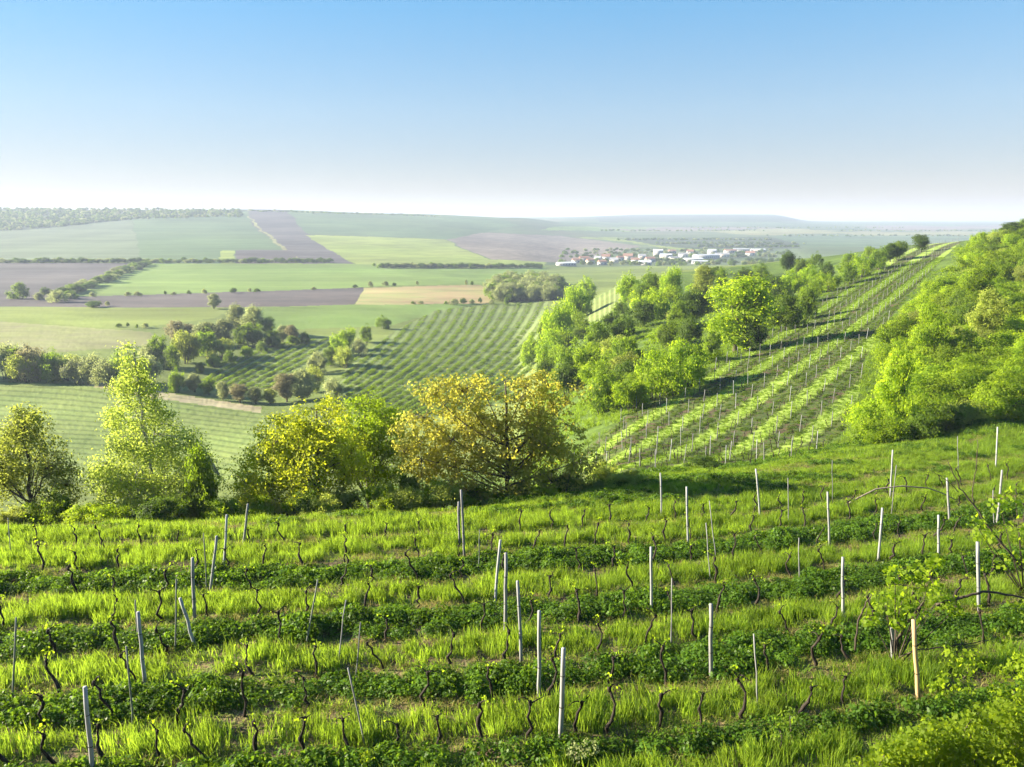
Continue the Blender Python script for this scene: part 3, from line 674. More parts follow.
def plant_list(items, ymin, ymax, phrase, group, fat=1.25):
    """items: (px, top, base, half width, colour, 'b' or 't'); labels count from the left among those of a colour and kind"""
    items = sorted(items, key=lambda i: i[0]); tot = {}; seen = {}
    for it in items: tot[it[4:6]] = tot.get(it[4:6], 0) + 1
    for (px, top, base, hw, colr, kd) in items:
        key = (colr, kd); seen[key] = seen.get(key, 0) + 1; kn = 'bush' if kd == 'b' else 'tree'
        g, H, w = size_at(px, top, base, hw * fat, ymin, ymax)
        lab = f"{WORD[colr]} {kn} {phrase}" + (f", {nth(seen[key])} of its colour from left" if tot[key] > 1 else ", the only one of its colour")
        (put_bush if kd == 'b' else put_tree)(g, H, w, colr, lab, group, rb)
# undergrowth at the foot of the edge trees
U = [(205, 445, 525, 24, 'mid', 34.5), (185, 490, 528, 22, 'mid', 34), (228, 498, 524, 18, 'mid', 34), (410, 470, 512, 24, 'mid', 36.5), (438, 478, 510, 20, 'lime', 36), (385, 480, 512, 18, 'olive', 36),
     (568, 470, 505, 24, 'mid', 38), (600, 462, 498, 22, 'olive', 40), (350, 490, 514, 20, 'mid', 36), (300, 492, 518, 22, 'lime', 35.5), (260, 495, 520, 18, 'lime', 35), (100, 500, 530, 24, 'lime', 34), (60, 490, 530, 22, 'mid', 34.5),
     (470, 485, 508, 20, 'mid', 37), (520, 482, 505, 22, 'mid', 38), (702, 456, 494, 30, 'dark', 47.)]
UL = {205: 'mid green bush in the gap between birch and yellow tree', 185: 'low mid green bush at the foot of the birch', 228: 'low bush at the left foot of the yellow tree', 410: 'mid green bush under the left side of the bronze walnut',
      438: 'lime green low bush under the bronze walnut limbs', 385: 'olive bush between lime tree and bronze walnut', 568: 'green bush under the right side of the bronze walnut', 600: 'olive bush at the right end of the walnut crown',
      350: 'mid green low bush beneath the lime tree', 300: 'lime low bush under the yellow tree trunk', 260: 'small lime bush at the left of the yellow trunk', 100: 'lime low bush at the left foot of the birch', 60: 'mid green bush between the border tree and birch',
      470: 'mid green bush beside the bronze walnut trunk', 520: 'mid green bush right of the bronze walnut trunk', 702: 'round dark bush standing in shade below the hillside vineyard'}
for (px_, top, base, hw, colr, Y) in U:
    g, H, w = size_at(px_, top, base, hw, 20, 60, Y)
    put_bush(g, H, w, colr, UL[px_], 'bushes under the edge trees' if px_ != 702 else None, rb)
Uq = sorted(rb.uniform(-20, 640, 34)); Uq = [(-15 + i * 20 + rb.uniform(-6, 6)) for i in range(33)]; seen_u = {}
for a in Uq:
    Y = 32.5 + rb.uniform(0, 3) + max(0, a - 250) * .012; bank = np.interp(a, [0, 250, 500, 640], [522, 516, 500, 488]); colr = rb.choice(['mid', 'olive', 'lime', 'olive', 'lime', 'yellow', 'dark'])
    g, H, w = size_at(a, bank - rb.uniform(0, 22), bank, rb.uniform(20, 32), 20, 60, Y); seen_u[colr] = seen_u.get(colr, 0) + 1
    put_bush(g, H, w, colr, f"{WORD[colr]} low bush along the bank edge, {nth(seen_u[colr])} of its colour from left", 'low bushes along the bank edge', rb)
# belt of bushes and trees left of the hillside vineyard
BELT = [(540, 350), (570, 300), (600, 325), (640, 300), (700, 275), (770, 268), (775, 320), (750, 345), (700, 372), (660, 405), (610, 412), (560, 392)]
fill = []
while len(fill) < 46:
    a_, b_ = rb.uniform(540, 775), rb.uniform(268, 412)
    if inpoly(np.array([a_]), np.array([b_]), BELT)[0]: fill.append((a_, b_))
fill.sort(); seen_f = {}
for a_, b_ in fill:
    colr = rb.choice(['mid', 'lime', 'mid', 'dark', 'lime', 'olive']); hw_ = rb.uniform(9, 15) * (.5 + (b_ - 260) / 180); g, H, w = size_at(a_, b_ - hw_ * rb.uniform(1.1, 1.7), b_, hw_ * 1.35, 80, 400); seen_f[colr] = seen_f.get(colr, 0) + 1
    put_bush(g, H, w, colr, f"{WORD[colr]} shrub filling the hillside belt, {nth(seen_f[colr])} of its colour from left", 'shrubs filling the hillside belt', rb, 'shrub')
plant_list([(735, 272, 352, 33, 'yellow', 't'), (701, 264, 302, 13, 'olive', 't'), (630, 271, 302, 12, 'lime', 'b'), (650, 269, 302, 14, 'mid', 'b'), (672, 266, 302, 12, 'lime', 'b'), (650, 288, 320, 19, 'yellow', 'b'),
  (670, 285, 312, 14, 'lime', 'b'), (690, 290, 324, 18, 'dark', 'b'), (575, 285, 322, 16, 'lime', 'b'), (560, 300, 347, 17, 'lime', 'b'), (586, 277, 302, 11, 'lime', 'b'), (548, 312, 350, 13, 'mid', 'b'),
  (598, 321, 354, 17, 'mid', 'b'), (625, 316, 342, 15, 'dark', 'b'), (668, 321, 347, 17, 'mid', 'b'), (689, 317, 347, 14, 'dark', 'b'), (622, 332, 374, 19, 'mid', 'b'), (575, 339, 384, 23, 'mid', 'b'), (550, 330, 368, 15, 'lime', 'b'),
  (655, 350, 400, 25, 'lime', 'b'), (681, 340, 388, 23, 'lime', 'b'), (602, 370, 414, 22, 'mid', 'b'), (632, 374, 410, 17, 'lime', 'b'), (545, 352, 384, 12, 'mid', 'b'), (785, 294, 330, 21, 'mid', 'b'), (806, 287, 320, 14, 'mid', 'b'),
  (768, 276, 302, 15, 'dark', 'b'), (789, 270, 298, 15, 'lime', 'b'), (810, 265, 287, 13, 'lime', 'b'), (812, 282, 302, 11, 'lime', 'b'), (828, 271, 292, 13, 'lime', 'b'), (845, 261, 284, 13, 'mid', 'b'), (862, 253, 277, 12, 'lime', 'b'),
  (877, 247, 270, 11, 'mid', 'b'), (898, 240, 260, 12, 'mid', 'b'), (921, 234, 252, 9, 'dark', 't'), (890, 242, 262, 8, 'dark', 't'), (789, 252, 272, 8, 'dark', 'b'), (815, 252, 268, 7, 'mid', 'b'), (868, 246, 258, 7, 'lime', 'b'), (848, 252, 264, 7, 'mid', 'b'),
  (760, 263, 280, 11, 'mid', 'b'), (745, 268, 286, 11, 'dark', 'b'), (770, 290, 322, 16, 'mid', 'b'), (720, 268, 292, 10, 'mid', 'b'), (640, 280, 306, 13, 'mid', 'b'), (712, 330, 362, 14, 'mid', 'b'), (755, 320, 350, 18, 'dark', 'b'), (566, 362, 396, 18, 'dark', 'b'),
  (590, 345, 378, 16, 'lime', 'b'), (640, 300, 328, 15, 'dark', 'b'), (678, 300, 330, 14, 'mid', 'b'), (530, 335, 365, 11, 'lime', 'b'), (825, 262, 280, 9, 'dark', 'b'), (800, 258, 276, 9, 'mid', 'b')],
  80, 400, 'in the hillside belt', 'plants of the belt beside the hillside vineyard')
# bushy slope at the right
SLP = [(856, 452), (872, 410), (884, 365), (904, 330), (926, 300), (952, 276), (980, 252), (998, 238), (1012, 232), (1120, 236), (1160, 420), (1024, 418), (960, 432), (900, 446)]
cand = []
for _ in range(9000):
    Yc = math.exp(rb.uniform(math.log(56), math.log(300))); s_ = rb.uniform(.40, .86); xq = s_ * Yc; zq = float(zt(np.array(xq), np.array(Yc))); a_, b_ = to_px(xq, Yc, zq)
    if inpoly(np.array([a_]), np.array([b_]), SLP)[0]:
        R = rb.uniform(2.0, 3.4) * (.72 + Yc / 320)
        if all((xq - c[0]) ** 2 + (Yc - c[1]) ** 2 > ((R + c[3]) * .52) ** 2 for c in cand): cand.append((xq, Yc, zq, R, a_, b_))
    if len(cand) > 210: break
cand.sort(key=lambda c: c[1]); print("SLOPE BUSHES", len(cand))
per = 15
for t0 in range(0, len(cand), per):
    tier = sorted(cand[t0:t0 + per], key=lambda c: c[0] / c[1])
    for j, cnd in enumerate(tier):
        colr = rb.choice(['lime', 'lime', 'lime', 'mid', 'yellow', 'lime', 'lime', 'olive', 'lime', 'mid', 'lime'])
        put_bush(np.array(cnd[:3]), cnd[3] * rb.uniform(.95, 1.35), cnd[3] * 1.15, colr, f"{WORD[colr]} bush on the right slope, {nth(j + 1)} from left in {nth(t0 // per + 1)} tier up", 'bushes on the right slope', rb)
for (px_, top, base, hw, colr, kd, lab) in [(1009, 221, 240, 14, 'dark', 't', 'dark round tree crowning the right ridge'), (976, 262, 320, 18, 'lime', 't', 'tall lime tree rising in the right slope bushes'),
     (926, 300, 372, 18, 'lime', 't', 'leafy lime tree at the left side of the right slope'), (985, 285, 350, 22, 'olive', 't', 'olive tree rising among the right slope bushes'), (894, 345, 440, 24, 'yellow', 't', 'yellow-green tree at the lower corner of the right slope')]:
    g, H, w = size_at(px_, top, base, hw, 56, 330); put_tree(g, H, w, colr, lab, None, rb)
# valley trees
plant_list([(382, 315, 329, 8, 'mid', 'b'), (366, 324, 343, 10, 'mid', 'b'), (350, 327, 350, 12, 'lime', 'b'), (336, 334, 356, 11, 'lime', 'b'), (330, 346, 366, 12, 'mid', 'b'), (318, 350, 374, 14, 'pale', 'b'), (302, 368, 400, 18, 'pale', 't'),
  (287, 372, 402, 14, 'brown', 't'), (334, 376, 404, 14, 'pale', 'b'), (195, 372, 392, 10, 'pale', 't'), (209, 376, 395, 9, 'mid', 't'), (223, 380, 400, 9, 'pale', 't'), (240, 383, 403, 11, 'brown', 't'), (256, 386, 404, 10, 'pale', 't'), (270, 388, 404, 9, 'olive', 't'), (178, 368, 392, 9, 'mid', 'b'),
  (200, 362, 373, 8, 'mid', 'b'), (215, 355, 367, 8, 'mid', 'b'), (230, 350, 362, 8, 'mid', 'b'), (246, 346, 357, 8, 'lime', 'b'), (262, 341, 352, 8, 'mid', 'b'), (278, 338, 348, 8, 'mid', 'b'), (292, 335, 345, 7, 'mid', 'b'),
  (305, 332, 344, 8, 'mid', 'b'), (345, 345, 368, 12, 'olive', 'b'), (358, 338, 356, 10, 'pale', 'b'), (312, 366, 392, 12, 'olive', 'b')],
  130, 480, 'by the valley vineyards', 'trees and bushes around the valley vineyards', 1.1)
plant_list([(160, 334, 366, 16, 'mid', 'b'), (185, 331, 364, 18, 'olive', 'b'), (206, 328, 358, 16, 'mid', 'b'), (180, 319, 338, 14, 'brown', 'b'), (206, 321, 346, 14, 'pale', 't'), (226, 317, 346, 14, 'pale', 't'), (238, 302, 334, 12, 'pale', 't'), (255, 304, 336, 14, 'pale', 't'),
  (252, 322, 347, 16, 'mid', 'b'), (272, 328, 347, 11, 'mid', 'b'), (283, 324, 342, 8, 'pale', 't'), (294, 324, 344, 8, 'brown', 't'), (214, 293, 309, 8, 'pale', 't'), (172, 345, 370, 14, 'mid', 'b'), (220, 338, 358, 14, 'olive', 'b'), (148, 345, 368, 12, 'pale', 'b'), (268, 316, 336, 8, 'mid', 't')],
  200, 600, 'in the valley floor clump', 'trees of the valley clump', 1.15)
plant_list([(-20, 342, 380, 14, 'olive', 'b'), (5, 340, 379, 14, 'pale', 'b'), (20, 347, 380, 12, 'mid', 'b'), (36, 345, 380, 14, 'brown', 'b'), (53, 349, 381, 13, 'mid', 'b'), (66, 354, 381, 11, 'olive', 'b'), (78, 356, 383, 13, 'pale', 'b'), (93, 352, 383, 12, 'pale', 'b'), (106, 359, 387, 13, 'pale', 'b'), (122, 352, 386, 12, 'mid', 'b'), (135, 356, 388, 12, 'mid', 'b'), (150, 352, 384, 12, 'pale', 'b'), (28, 352, 382, 12, 'olive', 'b'), (-45, 345, 380, 16, 'mid', 'b')],
  180, 320, 'behind the left row field', 'trees behind the left row field', 1.6)
FS = [(119, 321, 327, 3.5), (128, 322, 327, 2), (137, 323, 328, 2), (146, 322, 328, 3), (70, 290, 299, 7), (92, 292, 297, 2), (128, 292, 296, 2), (137, 291, 296, 2.5), (165, 291, 295, 2), (174, 290, 295, 2.5), (189, 290, 294, 2.5), (204, 289, 294, 2.5), (234, 287, 293, 3), (250, 288, 292, 2.5), (257, 287, 292, 2.5), (95, 301, 307, 6),
      (314, 285, 290, 2.5), (355, 283, 288, 3.5), (370, 280, 287, 3), (386, 281, 286, 2.5), (394, 281, 286, 2.5), (417, 280, 285, 2.5), (466, 280, 285, 2), (472, 280, 285, 2), (413, 300, 304, 2), (421, 300, 304, 2), (446, 299, 304, 2), (455, 295, 305, 5), (463, 296, 304, 4), (472, 298, 304, 2), (480, 297, 303, 3), (492, 298, 304, 3), (506, 298, 305, 3),
      (374, 262, 266, 2), (412, 262, 266, 2), (420, 263, 266, 2), (108, 300, 306, 3), (58, 291, 302, 6), (40, 288, 300, 7), (20, 284, 299, 8), (45, 283, 296, 5)]
FS.sort()
for i, (px_, top, base, hw) in enumerate(FS):
    g, H, w = size_at(px_, top, base, hw, 240, 1400); colr = ['mid', 'pale', 'dark', 'pale'][i % 4]; w *= rb.uniform(.8, 1.8); H *= rb.uniform(.6, 1.15)
    o = link('field_tree', BUSH[colr][i % len(BUSH[colr])], None, g); o.scale = (w / 2.3, w / 2.3, H / 2.7); o.rotation_euler[2] = i
    tag(o, f"small distant field tree, {nth(i + 1)} from the left among far hedgerow trees", 'tree', 'scattered far hedgerow trees')
# far woods, hedges on the hill: read as masses
K_FARTREE = protos("far trees", [BUSH['dark'][0], BUSH['dark'][1], BUSH['mid'][0], BUSH['pale'][0]])
def wood_points(poly, n, ymin, ymax, r):
    xs = np.array([p_[0] for p_ in poly]); ys = np.array([p_[1] for p_ in poly]); out = []
    for _ in range(n * 6):
        a, b = r.uniform(xs.min(), xs.max()), r.uniform(ys.min(), ys.max())
        if inpoly(np.array([a]), np.array([b]), poly)[0]: out.append(gp(a, b, ymin, ymax))
        if len(out) >= n: break
    return np.array(out)
scatter('woods', wood_points([(492, 297), (500, 285), (540, 284), (562, 288), (556, 301), (500, 302)], 170, 400, 900, rb), protos("pale far trees", [BUSH['pale'][0], BUSH['pale'][1], BUSH['mid'][1]]), 3.0, 'grey green wood on the valley floor behind the vineyard', 'wood', 1.15, rb, .02)
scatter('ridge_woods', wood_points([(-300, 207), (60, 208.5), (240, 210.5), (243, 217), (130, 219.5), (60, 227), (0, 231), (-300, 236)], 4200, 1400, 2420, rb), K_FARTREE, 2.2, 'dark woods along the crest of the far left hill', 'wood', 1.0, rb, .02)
scatter('hedges', np.concatenate([np.array([gp(60 + t * 88 + rb.normal(0, 2.5), 298 - t * 34 + rb.normal(0, 1.2), 350, 1000) for t in np.linspace(0, 1, 70)]),
                                  np.array([gp(a, 212 + (a - 285) * .03 + rb.normal(0, .3), 1500, 3000) for a in np.linspace(250, 440, 70)]),
                                  np.array([gp(a, 268 + rb.normal(0, .2), 500, 1200) for a in np.linspace(380, 540, 60)]),
                                  np.array([gp(a, 262.8 + rb.normal(0, .2), 500, 1200) for a in np.linspace(-20, 330, 80)]),
                                  np.array([gp(rb.uniform(560, 790), rb.choice([265, 262, 257, 254, 251]) + rb.normal(0, .5), 900, 1700) for _ in range(300)]),
                                  np.array([gp(a, b0 + rb.normal(0, .25), 1300, 4500) for a0, a1, b0 in [(620, 770, 240), (660, 800, 244), (700, 800, 247), (780, 1000, 236), (840, 1010, 231), (600, 760, 231), (690, 900, 228)] for a in np.linspace(a0, a1, 60) + rb.normal(0, 3, 60)])]), K_FARTREE, 2.2, 'dark hedges and tree belts between the far fields', 'hedge', .8, rb, .02)

# vines of the two valley vineyards: low green rows between the mown strips
vv = []; rv = np.random.default_rng(91)
VP1 = [(340, 384), (346, 366), (398, 330), (435, 311), (480, 306), (549, 301), (545, 330), (520, 400), (360, 430)]; VP2 = [(200, 385), (225, 362), (262, 348), (300, 341), (340, 338), (322, 352), (280, 385), (240, 395)]
for pol, cnt_, kf_ in ((VP1, 5200, lambda a, b: (a - (375 - b) * 1.35 + .0066 * (375 - b) ** 2) / 11.0), (VP2, 1300, lambda a, b: (a - (375 - b) * 1.9) / 11.0)):
    xs_ = [p_[0] for p_ in pol]; ys_ = [p_[1] for p_ in pol]; A_ = rv.uniform(min(xs_), max(xs_), cnt_ * 6); B_ = rv.uniform(min(ys_), max(ys_), cnt_ * 6)
    kk_ = kf_(A_, B_); sel = inpoly(A_, B_, pol) & (np.abs((kk_ % 1) - .5) < .17)
    vv += [gp(a, b_, 150, 520) for a, b_ in zip(A_[sel][:cnt_], B_[sel][:cnt_])]
scatter('valley_vines', np.array(vv), protos("row vines", [herb(rv, 70, 1.0, .75, .24, L_MID) for _ in range(3)]), 1.0, 'low green vine rows of the valley vineyards', 'vines', .8, rv, .05)

# ------------------------------------------------------------------ village
M_WHITE = solidmat("white render", (.36, .36, .36), (.46, .46, .45), 1, .8, .0, (1, 1, 1)); M_CREAM = solidmat("cream render", (.55, .50, .42), (.65, .60, .52), 1, .8, 0, (1, 1, 1))
M_TILE = solidmat("red tile", (.20, .12, .09), (.27, .16, .12), 3, .8, .0, (1, 1, 1)); M_SLATE = solidmat("grey roof", (.20, .21, .23), (.30, .31, .33), 3, .7, 0, (1, 1, 1)); M_SHEET = solidmat("pale sheet roof", (.40, .43, .47), (.50, .53, .56), 2, .5, 0, (1, 1, 1))
M_WIN = solidmat("dark window", (.03, .04, .05), (.06, .07, .08), 2, .2, 0, (1, 1, 1))
def house(px, base, w, d, h, roofh, rz, wm, rm, label, Y=None):
    w *= .85; d *= .8; h *= .78; roofh *= .8
    g = gp(px, base, 900, 1600); t = empty('house', g); t.rotation_euler = (0, 0, rz); tag(t, label, 'house', 'houses of the far village')
    b = MB(); b.box((0, 0, h / 2 - .5), (w, d, h + 1)); link('wall', b.mesh('house wall', [wm]), t)
    o = .4; b = MB(); x, y = w / 2 + o, d / 2 + o
    b.add([(-x, -y, h), (x, -y, h), (x, y, h), (-x, y, h), (-x, 0, h + roofh), (x, 0, h + roofh), (-x, -y, h + .02), (-x, y, h + .02)], [(0, 1, 5, 4), (2, 3, 4, 5), (0, 4, 4, 3), (1, 2, 5, 5), (3, 2, 1, 0)][:2], 0)
    b.add([(-x, -y, h), (-x, y, h), (-x, .01, h + roofh), (-x, -.01, h + roofh)], [(0, 3, 2, 1)]); b.add([(x, -y, h), (x, y, h), (x, .01, h + roofh), (x, -.01, h + roofh)], [(0, 1, 2, 3)])
    link('roof', b.mesh('house roof', [rm]), t)
    nw = max(2, int(w / 4))
    for i in range(nw):
        b = MB(); b.box((-w / 2 + (i + .5) * w / nw, -d / 2 - .03, h * .55), (1.4, .1, 1.5)); link('window', b.mesh('window', [M_WIN]), t)
VL = [(566, 266, 30, 12, 5, 2, 'W', 'S', 'long low hall'), (584, 262, 16, 10, 7, 4, 'W', 'T', 'house'), (590, 264, 12, 10, 6, 4, 'C', 'T', 'house'), (598, 261, 12, 10, 6, 4, 'W', 'G', 'house'), (606, 260, 16, 11, 7, 5, 'W', 'T', 'house'), (614, 263, 14, 10, 6, 4, 'C', 'G', 'house'), (620, 261, 12, 10, 6, 4, 'W', 'T', 'house'), (628, 260, 17, 11, 8, 5, 'C', 'T', 'house'),
      (635, 263, 14, 10, 6, 4, 'W', 'T', 'house'), (642, 259, 13, 10, 6, 4, 'C', 'G', 'house'), (650, 262, 16, 10, 6, 4, 'W', 'T', 'house'), (658, 256, 18, 12, 12, 3, 'W', 'S', 'tall block'), (666, 259, 22, 12, 9, 2, 'W', 'S', 'block'), (674, 261, 18, 12, 6, 3, 'C', 'G', 'house'), (683, 258, 18, 12, 8, 3, 'W', 'G', 'house'), (693, 262, 34, 16, 6, 2, 'W', 'S', 'long hall'), (706, 259, 50, 20, 8, 2, 'W', 'S', 'long hall'),
      (712, 254, 18, 12, 8, 3, 'W', 'S', 'block'), (722, 258, 26, 14, 8, 3, 'C', 'G', 'house'), (730, 253, 24, 14, 6, 3, 'W', 'T', 'house'), (741, 252, 34, 16, 7, 2, 'W', 'S', 'hall'), (750, 256, 18, 12, 7, 4, 'W', 'T', 'house'), (758, 252, 30, 14, 6, 2, 'C', 'S', 'hall'), (576, 263, 12, 10, 5, 4, 'C', 'T', 'house'), (602, 265, 13, 9, 5, 4, 'W', 'T', 'house'), (645, 265, 20, 10, 5, 3, 'W', 'S', 'hall'), (672, 254, 15, 10, 7, 3, 'W', 'T', 'house'), (690, 254, 14, 10, 6, 4, 'C', 'T', 'house'), (700, 264, 26, 12, 5, 2, 'W', 'S', 'shed')]
VL.sort()
for i, (px_, base, w, d, h, rh, wm, rm, kd) in enumerate(VL):
    house(px_, base, w, d, h, rh, rb.uniform(-.5, .5), {'W': M_WHITE, 'C': M_CREAM}[wm], {'T': M_TILE, 'G': M_SLATE, 'S': M_SHEET}[rm],
          f"far {'white' if wm == 'W' else 'cream'} village {kd} with {dict(T='red', G='grey', S='pale')[rm]} roof, {nth(i + 1)} building from the left")
# thin mast on the ridge
g = gp(203, 209, 1400, 2400); b = MB(); b.tube([(0, 0, -2), (0, 0, 20), (0, 0, 44)], [.9, .6, .25], 6); b.tube([(-1.6, 0, 30), (0, 0, 30.2), (1.6, 0, 30)], [.3, .3, .3], 4)
tag(link('radio_mast', b.mesh('radio mast', [M_POST_G]), None, g), 'thin mast standing on the far left ridge', 'mast')

# ------------------------------------------------------------------ vines and posts of the near vineyard
def vine_meshes(seed):
    r = np.random.default_rng(seed); b = MB(); H = r.uniform(.62, .95); n = 8
    t = np.linspace(0, 1, n); dx = np.cumsum(r.normal(0, .034, n)) + r.normal(0, .10) * t + r.normal(0, .018, n); dy = np.cumsum(r.normal(0, .03, n)); dx -= dx[0]; dy -= dy[0]
    tp = np.c_[dx, dy, -.12 + t * (H + .12)]
    b.tube(tp, .034 - .011 * t + r.normal(0, .007, n), 6)
    top = tp[-1]; b.tube([top + (-.0, 0, -.05), top + (.005, 0, .03), top + (.0, .0, .07)], [.027, .042, .018], 6)
    buds = []
    for s in ((-1, 1) if r.uniform() < .45 else (r.choice([-1, 1]),)):
        L = r.uniform(.06, .26); e = top + np.array([s * L, r.normal(0, .06), r.uniform(-.02, .22)])
        pl = bezier(top, top + np.array([s * L * .35, 0, r.uniform(.05, .22)]), e, 6); b.tube(pl, np.linspace(.019, .007, 6), 5); buds += [pl[3], pl[5], pl[4]]
    buds.append(top + np.array([0, 0, .08])); buds = np.array(buds)
    i = np.repeat(np.arange(len(buds)), r.integers(1, 5)); c = buds[i] + r.normal(0, .05, (len(i), 3)) + np.array([0, 0, .04])
    v, q = leaf_quads(c, unit(r.normal(size=(len(i), 3)) + np.array([0, 0, .5])), r.uniform(.04, .085, len(i)), r, .8)
    return b.mesh('vine stump', [M_VINE], True), mesh_from('vine shoots', v, q, [L_LIME])
VINES = [vine_meshes(300 + i) for i in range(14)]
LOOK = ['gnarled', 'forked', 'bent', 'crooked', 'twisted', 'knobbly', 'thin']
FRONT = [(6, 770), (53, 770), (111, 766), (155, 766), (205, 767), (255, 766), (303, 760), (349, 757), (395, 755), (438, 752), (478, 745), (528, 741), (574, 734), (610, 736), (663, 728), (745, 722), (700, 727), (795, 716), (842, 708)]
rows = [[gp(a, b_, 11, 60) for a, b_ in FRONT]]
for kb in (.5, 1.5, 2.5, 3.5, 4.5, 5.5, 6.5, 7.5):
    kb0 = kb + 1
    xs = np.linspace(-120, 1120, 60); ys = [np.interp(kb0, STRIP_IX + 1, [np.interp(a, SX, rr) for rr in STRIP]) for a in xs]
    if kb == .5: continue
    L = np.array([gp(a, b_, 11, 70) for a, b_ in zip(xs, ys)]); seg = np.r_[0, np.cumsum(np.linalg.norm(np.diff(L[:, :2], axis=0), axis=1))]
    s_ = rb.uniform(0, 1); out = []
    while s_ < seg[-1]:
        xq, yq = np.interp(s_, seg, L[:, 0]), np.interp(s_, seg, L[:, 1]); yq += rb.normal(0, .08)
        out.append(np.array([xq, yq, float(zt(np.array(xq), np.array(yq)))])); s_ += rb.choice([1.2, 1.35, 1.5, 2.6])
    rows.append(out)
nv = 0
for ri, row in enumerate(rows):
    vis = []
    for g in row:
        a, b_ = to_px(*g)
        if -25 < a < 1050 and b_ < 800: vis.append((a, g))
    vis.sort(key=lambda i: i[0])
    for j, (a, g) in enumerate(vis):
        k_ = int(rb.integers(len(VINES))); wm, lm = VINES[k_]
        o = link('grapevine', wm, None, g); o.rotation_euler = (rb.normal(0, .06), rb.normal(0, .10), rb.choice([0, math.pi]) + rb.normal(0, .25)); s_ = rb.uniform(.85, 1.15); o.scale = (s_, s_, s_)
        link('leaves', lm, o)
        tag(o, f"{LOOK[k_ % 7]} dark vine stump, {nth(j + 1)} from the left in the {nth(ri + 1)} row from the front", 'grapevine', 'vine stumps of the near vineyard'); nv += 1
print("VINES", nv)
def post_mesh(r, L, w, mat, kind):
    b = MB()
    if kind == 'thick':
        n = 6; t = np.linspace(0, 1, n); b.tube(np.c_[r.normal(0, .006, n), r.normal(0, .006, n), t * L], w * .5 * (1 - .10 * t), 8)
        b.tube([(0, -.0, L * .72), (0, 0, L * .72 + .012)], [w * .515] * 2, 8, 1)
        b.tube([(0, 0, L * .40), (0, 0, L * .40 + .012)], [w * .53] * 2, 8, 1)
    else:
        n = 5; t = np.linspace(0, 1, n); b.tube(np.c_[r.normal(0, .008, n), r.normal(0, .008, n), t * L], w * .5 * (1 - .15 * t), 6)
    return b.mesh('post', [mat, M_VINE], False)
